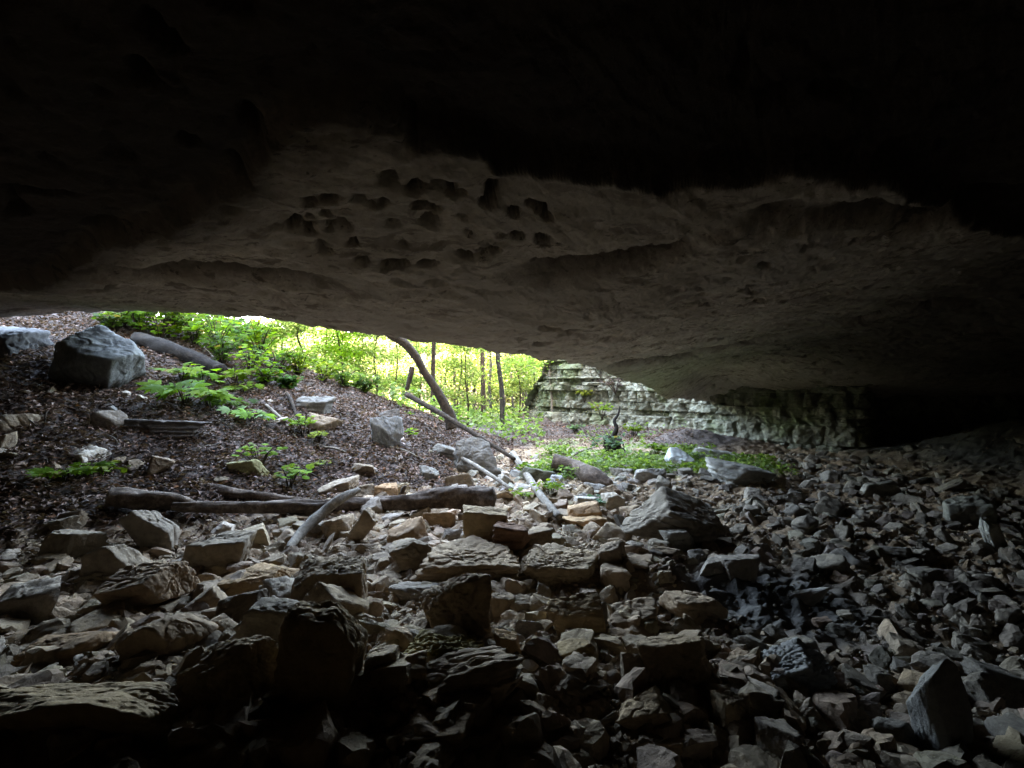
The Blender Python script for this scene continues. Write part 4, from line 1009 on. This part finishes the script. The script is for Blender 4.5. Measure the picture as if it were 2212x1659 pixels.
for i, (px, yd, wpx, lean, lab, cols, mat) in enumerate(TR):
    rng = np.random.RandomState(700 + i)
    b0 = foot(px, yd); r0 = (wpx if wpx < 8 else wpx * .8) * K / 2 / FP * yd
    H_ = 9 + rng.rand() * 4; lx = lean * K / FP * yd
    pts = [np.array([lx * t / 3.5 + rng.normal() * .012 * (t + .5), rng.normal() * .012 * (t + .5), t]) for t in (0, .6, 1.5, 2.6, 4, 6, 8, H_)]
    rad = np.array([1.25, 1.05, 1., .97, .9, .75, .55, .2]) * r0
    crowns = [(np.array([lx * 2 + rng.normal() * 1.2, rng.normal() * 1.2, H_ - 1 + rng.normal() * 1.2]), 1.7) for _ in range(2)]
    # drooping sprays low on the trunk, as in an understory
    for _ in range(4 if wpx < 9 else 2):
        crowns.append((np.array([rng.normal() * .9, rng.normal() * .9, rng.uniform(1.2, 4.2)]), .9))
    br = []
    for _ in range(3):
        h0 = rng.uniform(1.2, 4.); a = rng.uniform(0, 6.28); d_ = np.array([math.cos(a), math.sin(a) * .5, .45]) * rng.uniform(.5, 1.2); st = np.array([lx * h0 / 3.5, 0, h0])
        br.append(([st, st + d_ * .5 + [0, 0, .05], st + d_], [r0 * .25 + .006, r0 * .15 + .005, .004]))
    tree('forest_tree', lab, 'tree', b0, pts, rad, mat, crowns, 150, .17, cols, 800 + i, group='slender stems of the bright wood' if i > 21 else 'trees of the wood outside', branches=br)
# understory saplings with layered leaf sprays: the bright green wall over the crest
SP = [(330, 14.0, 1.5), (400, 14.8, 1.7), (465, 14.4, 1.9), (520, 15.4, 2.1), (575, 14.6, 2.0), (610, 16.6, 2.6), (655, 14.8, 2.3), (700, 16.2, 2.7), (740, 14.6, 2.2), (775, 17.2, 2.8), (815, 15.6, 2.4),
      (850, 17.8, 2.6), (905, 18.6, 2.6), (990, 19.5, 3.0), (1010, 16.8, 2.5), (1120, 20.5, 2.8), (260, 13.6, 1.3), (1060, 23, 3.4), (950, 21, 3.2), (545, 18.5, 2.4), (590, 20.5, 2.8), (635, 19.5, 2.8), (680, 21.5, 3.0), (500, 17.5, 2.2)]
LBL = ['above the shrubs left of the pale crest rock', 'behind the deep green shrub', 'right behind the pale crest rock', 'over the bend of the crest', 'with bright sprays over the crest', 'tall behind the bend of the crest',
       'above the bare bank', 'tall above the bare bank', 'left of the leaning tree', 'tall left of the leaning tree', 'next to the fork of the leaning tree', 'behind the leaning tree', 'between the leaning tree and the mossy trunk',
       'in the middle of the opening', 'low before the shaggy trunk', 'before the bright side slope', 'in the gap above the huge boulder', 'far behind the lone trunk', 'far behind the mossy trunk', 'far back over the bend of the crest', 'furthest back over the bend of the crest', 'far back over the bare bank', 'furthest back over the bare bank', 'far back behind the pale crest rock']
for i, (px, yd, H_) in enumerate(SP):
    rng = np.random.RandomState(1200 + i); b0 = foot(px, yd)
    H_ *= 1.25
    pts = [np.array([rng.normal() * .06 * t, rng.normal() * .05 * t, t]) for t in np.linspace(0, H_, 5)]
    crowns = []; br = []
    for j in range(11):
        h0 = rng.uniform(.25, 1.05) * H_; a = rng.uniform(0, 6.28); rr = rng.uniform(.2, .9) * (1.1 - .3 * h0 / H_)
        c = np.array([math.cos(a) * rr, math.sin(a) * rr, h0]); crowns.append((c, .55)); st = np.array([0, 0, h0 - .25])
        br.append(([st, (st + c) / 2 + [0, 0, .06], c], [.012, .009, .004]))
    cols = [LIME, MID, YG, LIME][i % 4] if yd < 17 else [MID, YG][i % 2]
    tree('sapling', 'slender sapling with layered green sprays ' + LBL[i], 'sapling', b0, pts, np.linspace(.035, .012, 5), M_bark, crowns, 210, .105, cols, 1300 + i, branches=br)
# shrubs on and below the layered wall
for i, (px, py, yd, h, cols, lab) in enumerate([(1285, 835, 16.55, 1.0, PALEG, 'blue green shrub hanging from the top of the layered wall'), (1262, 868, 16.7, .45, YEL, 'yellow green shrub on the ledge of the layered wall'),
        (1300, 905, 15.2, .5, YEL, 'yellowish shrub low on the layered wall'), (1370, 905, 14.6, .4, YEL, 'small yellow shrub at the foot of the layered wall'), (1310, 1010, 11.2, .55, PALEG, 'wispy pale green plant in the creek bed'),
        (1240, 935, 15.8, .35, PALEG, 'pale shrub on the talus below the wall'), (1420, 1005, 11.6, .3, LIME, 'low lime plant beside the white block')]):
    b = at2(px, py, yd)
    if i >= 3: b = foot(px, yd)
    plant('shrub', lab, 'shrub', b, h, h * .8, 9, 12, .10, 'oval', cols, 600 + i, jitter=.6)
# brush heap hanging at the wall top
plant('dead_brush', 'brown dead brush hanging beside the blue green shrub on the wall', 'brush', at2(1330, 850, 16.0), .5, .6, 16, 10, .06, 'oval', [(.12, .09, .07), (.2, .16, .13)], 655, jitter=.9)

# the far wood: one mass of sunlit leaves on the rising ground
rng = np.random.RandomState(44)
n = 130000
Y = rng.uniform(28, 78, n); X = rng.uniform(-.95, .42, n) * Y
Zg = G(X, Y); Zt = rng.rand(n) * (2.5 + .075 * Y)
gap = fbm(np.stack([X * .22, Y * .05, Zt * .35], -1) + 3, 3)
ok = rng.rand(n) < sstep(-.75, .1, gap)
X, Y, Zt, Zg = X[ok], Y[ok], Zt[ok], Zg[ok]; n = len(X)
cols = np.array(FAR)[rng.randint(0, 4, n)] * rng.uniform(.7, 1.2, (n, 1))
V, F, Cc = leafcards(X, Y, Zg + Zt, rng.uniform(.22, .5, n), rng, cols, flat=.8, aspect=.7)
o = mkobj('far_woods', V, F, M_leaf, colors=Cc, smooth=False)
tag(o, 'distant sunlit yellow green wood filling the cave opening', 'woods', kind='stuff')

# ------------------------------------------------------------------ light, sky, camera
EL, AZ = 36., 172.
w = bpy.data.worlds.new('World'); S.world = w; w.use_nodes = True
nt = w.node_tree; bg = nt.nodes['Background']
sky = nt.nodes.new('ShaderNodeTexSky'); sky.sky_type = 'NISHITA'; sky.sun_disc = False
sky.sun_elevation = R(EL); sky.sun_rotation = R(AZ)
nt.links.new(sky.outputs[0], bg.inputs[0]); bg.inputs[1].default_value = .15
sun = bpy.data.lights.new('sun', 'SUN'); sun.energy = 4.2; sun.angle = R(.5); sun.color = (1, .95, .86)
so = bpy.data.objects.new('sun', sun); COL.objects.link(so)
dirn = Vector((-math.sin(R(AZ)) * math.cos(R(EL)), -math.cos(R(AZ)) * math.cos(R(EL)), -math.sin(R(EL))))
so.rotation_euler = dirn.to_track_quat('-Z', 'Y').to_euler()
so.location = (0, -20, 40)
cam = bpy.data.cameras.new('camera'); co = bpy.data.objects.new('camera', cam); COL.objects.link(co)
cam.lens = 18; cam.sensor_width = 36; cam.clip_start = .05; cam.clip_end = 2000
co.location = (0, 0, CAMZ); co.rotation_euler = (R(90), 0, 0)
S.camera = co
S.view_settings.view_transform = 'Standard'; S.view_settings.look = 'None'; S.view_settings.gamma = 1
S.view_settings.exposure = 6.4
S.view_settings.use_white_balance = True
S.view_settings.white_balance_temperature = 8700
S.view_settings.white_balance_tint = 12
cy_ = S.cycles
cy_.max_bounces = 6; cy_.diffuse_bounces = 3; cy_.glossy_bounces = 2; cy_.transmission_bounces = 4; cy_.transparent_max_bounces = 4
cy_.use_denoising = True
cy_.caustics_reflective = False; cy_.caustics_refractive = False
cy_.sample_clamp_indirect = 6
cy_.use_adaptive_sampling = False
cy_.use_guiding = True
cy_.guiding_training_samples = 64
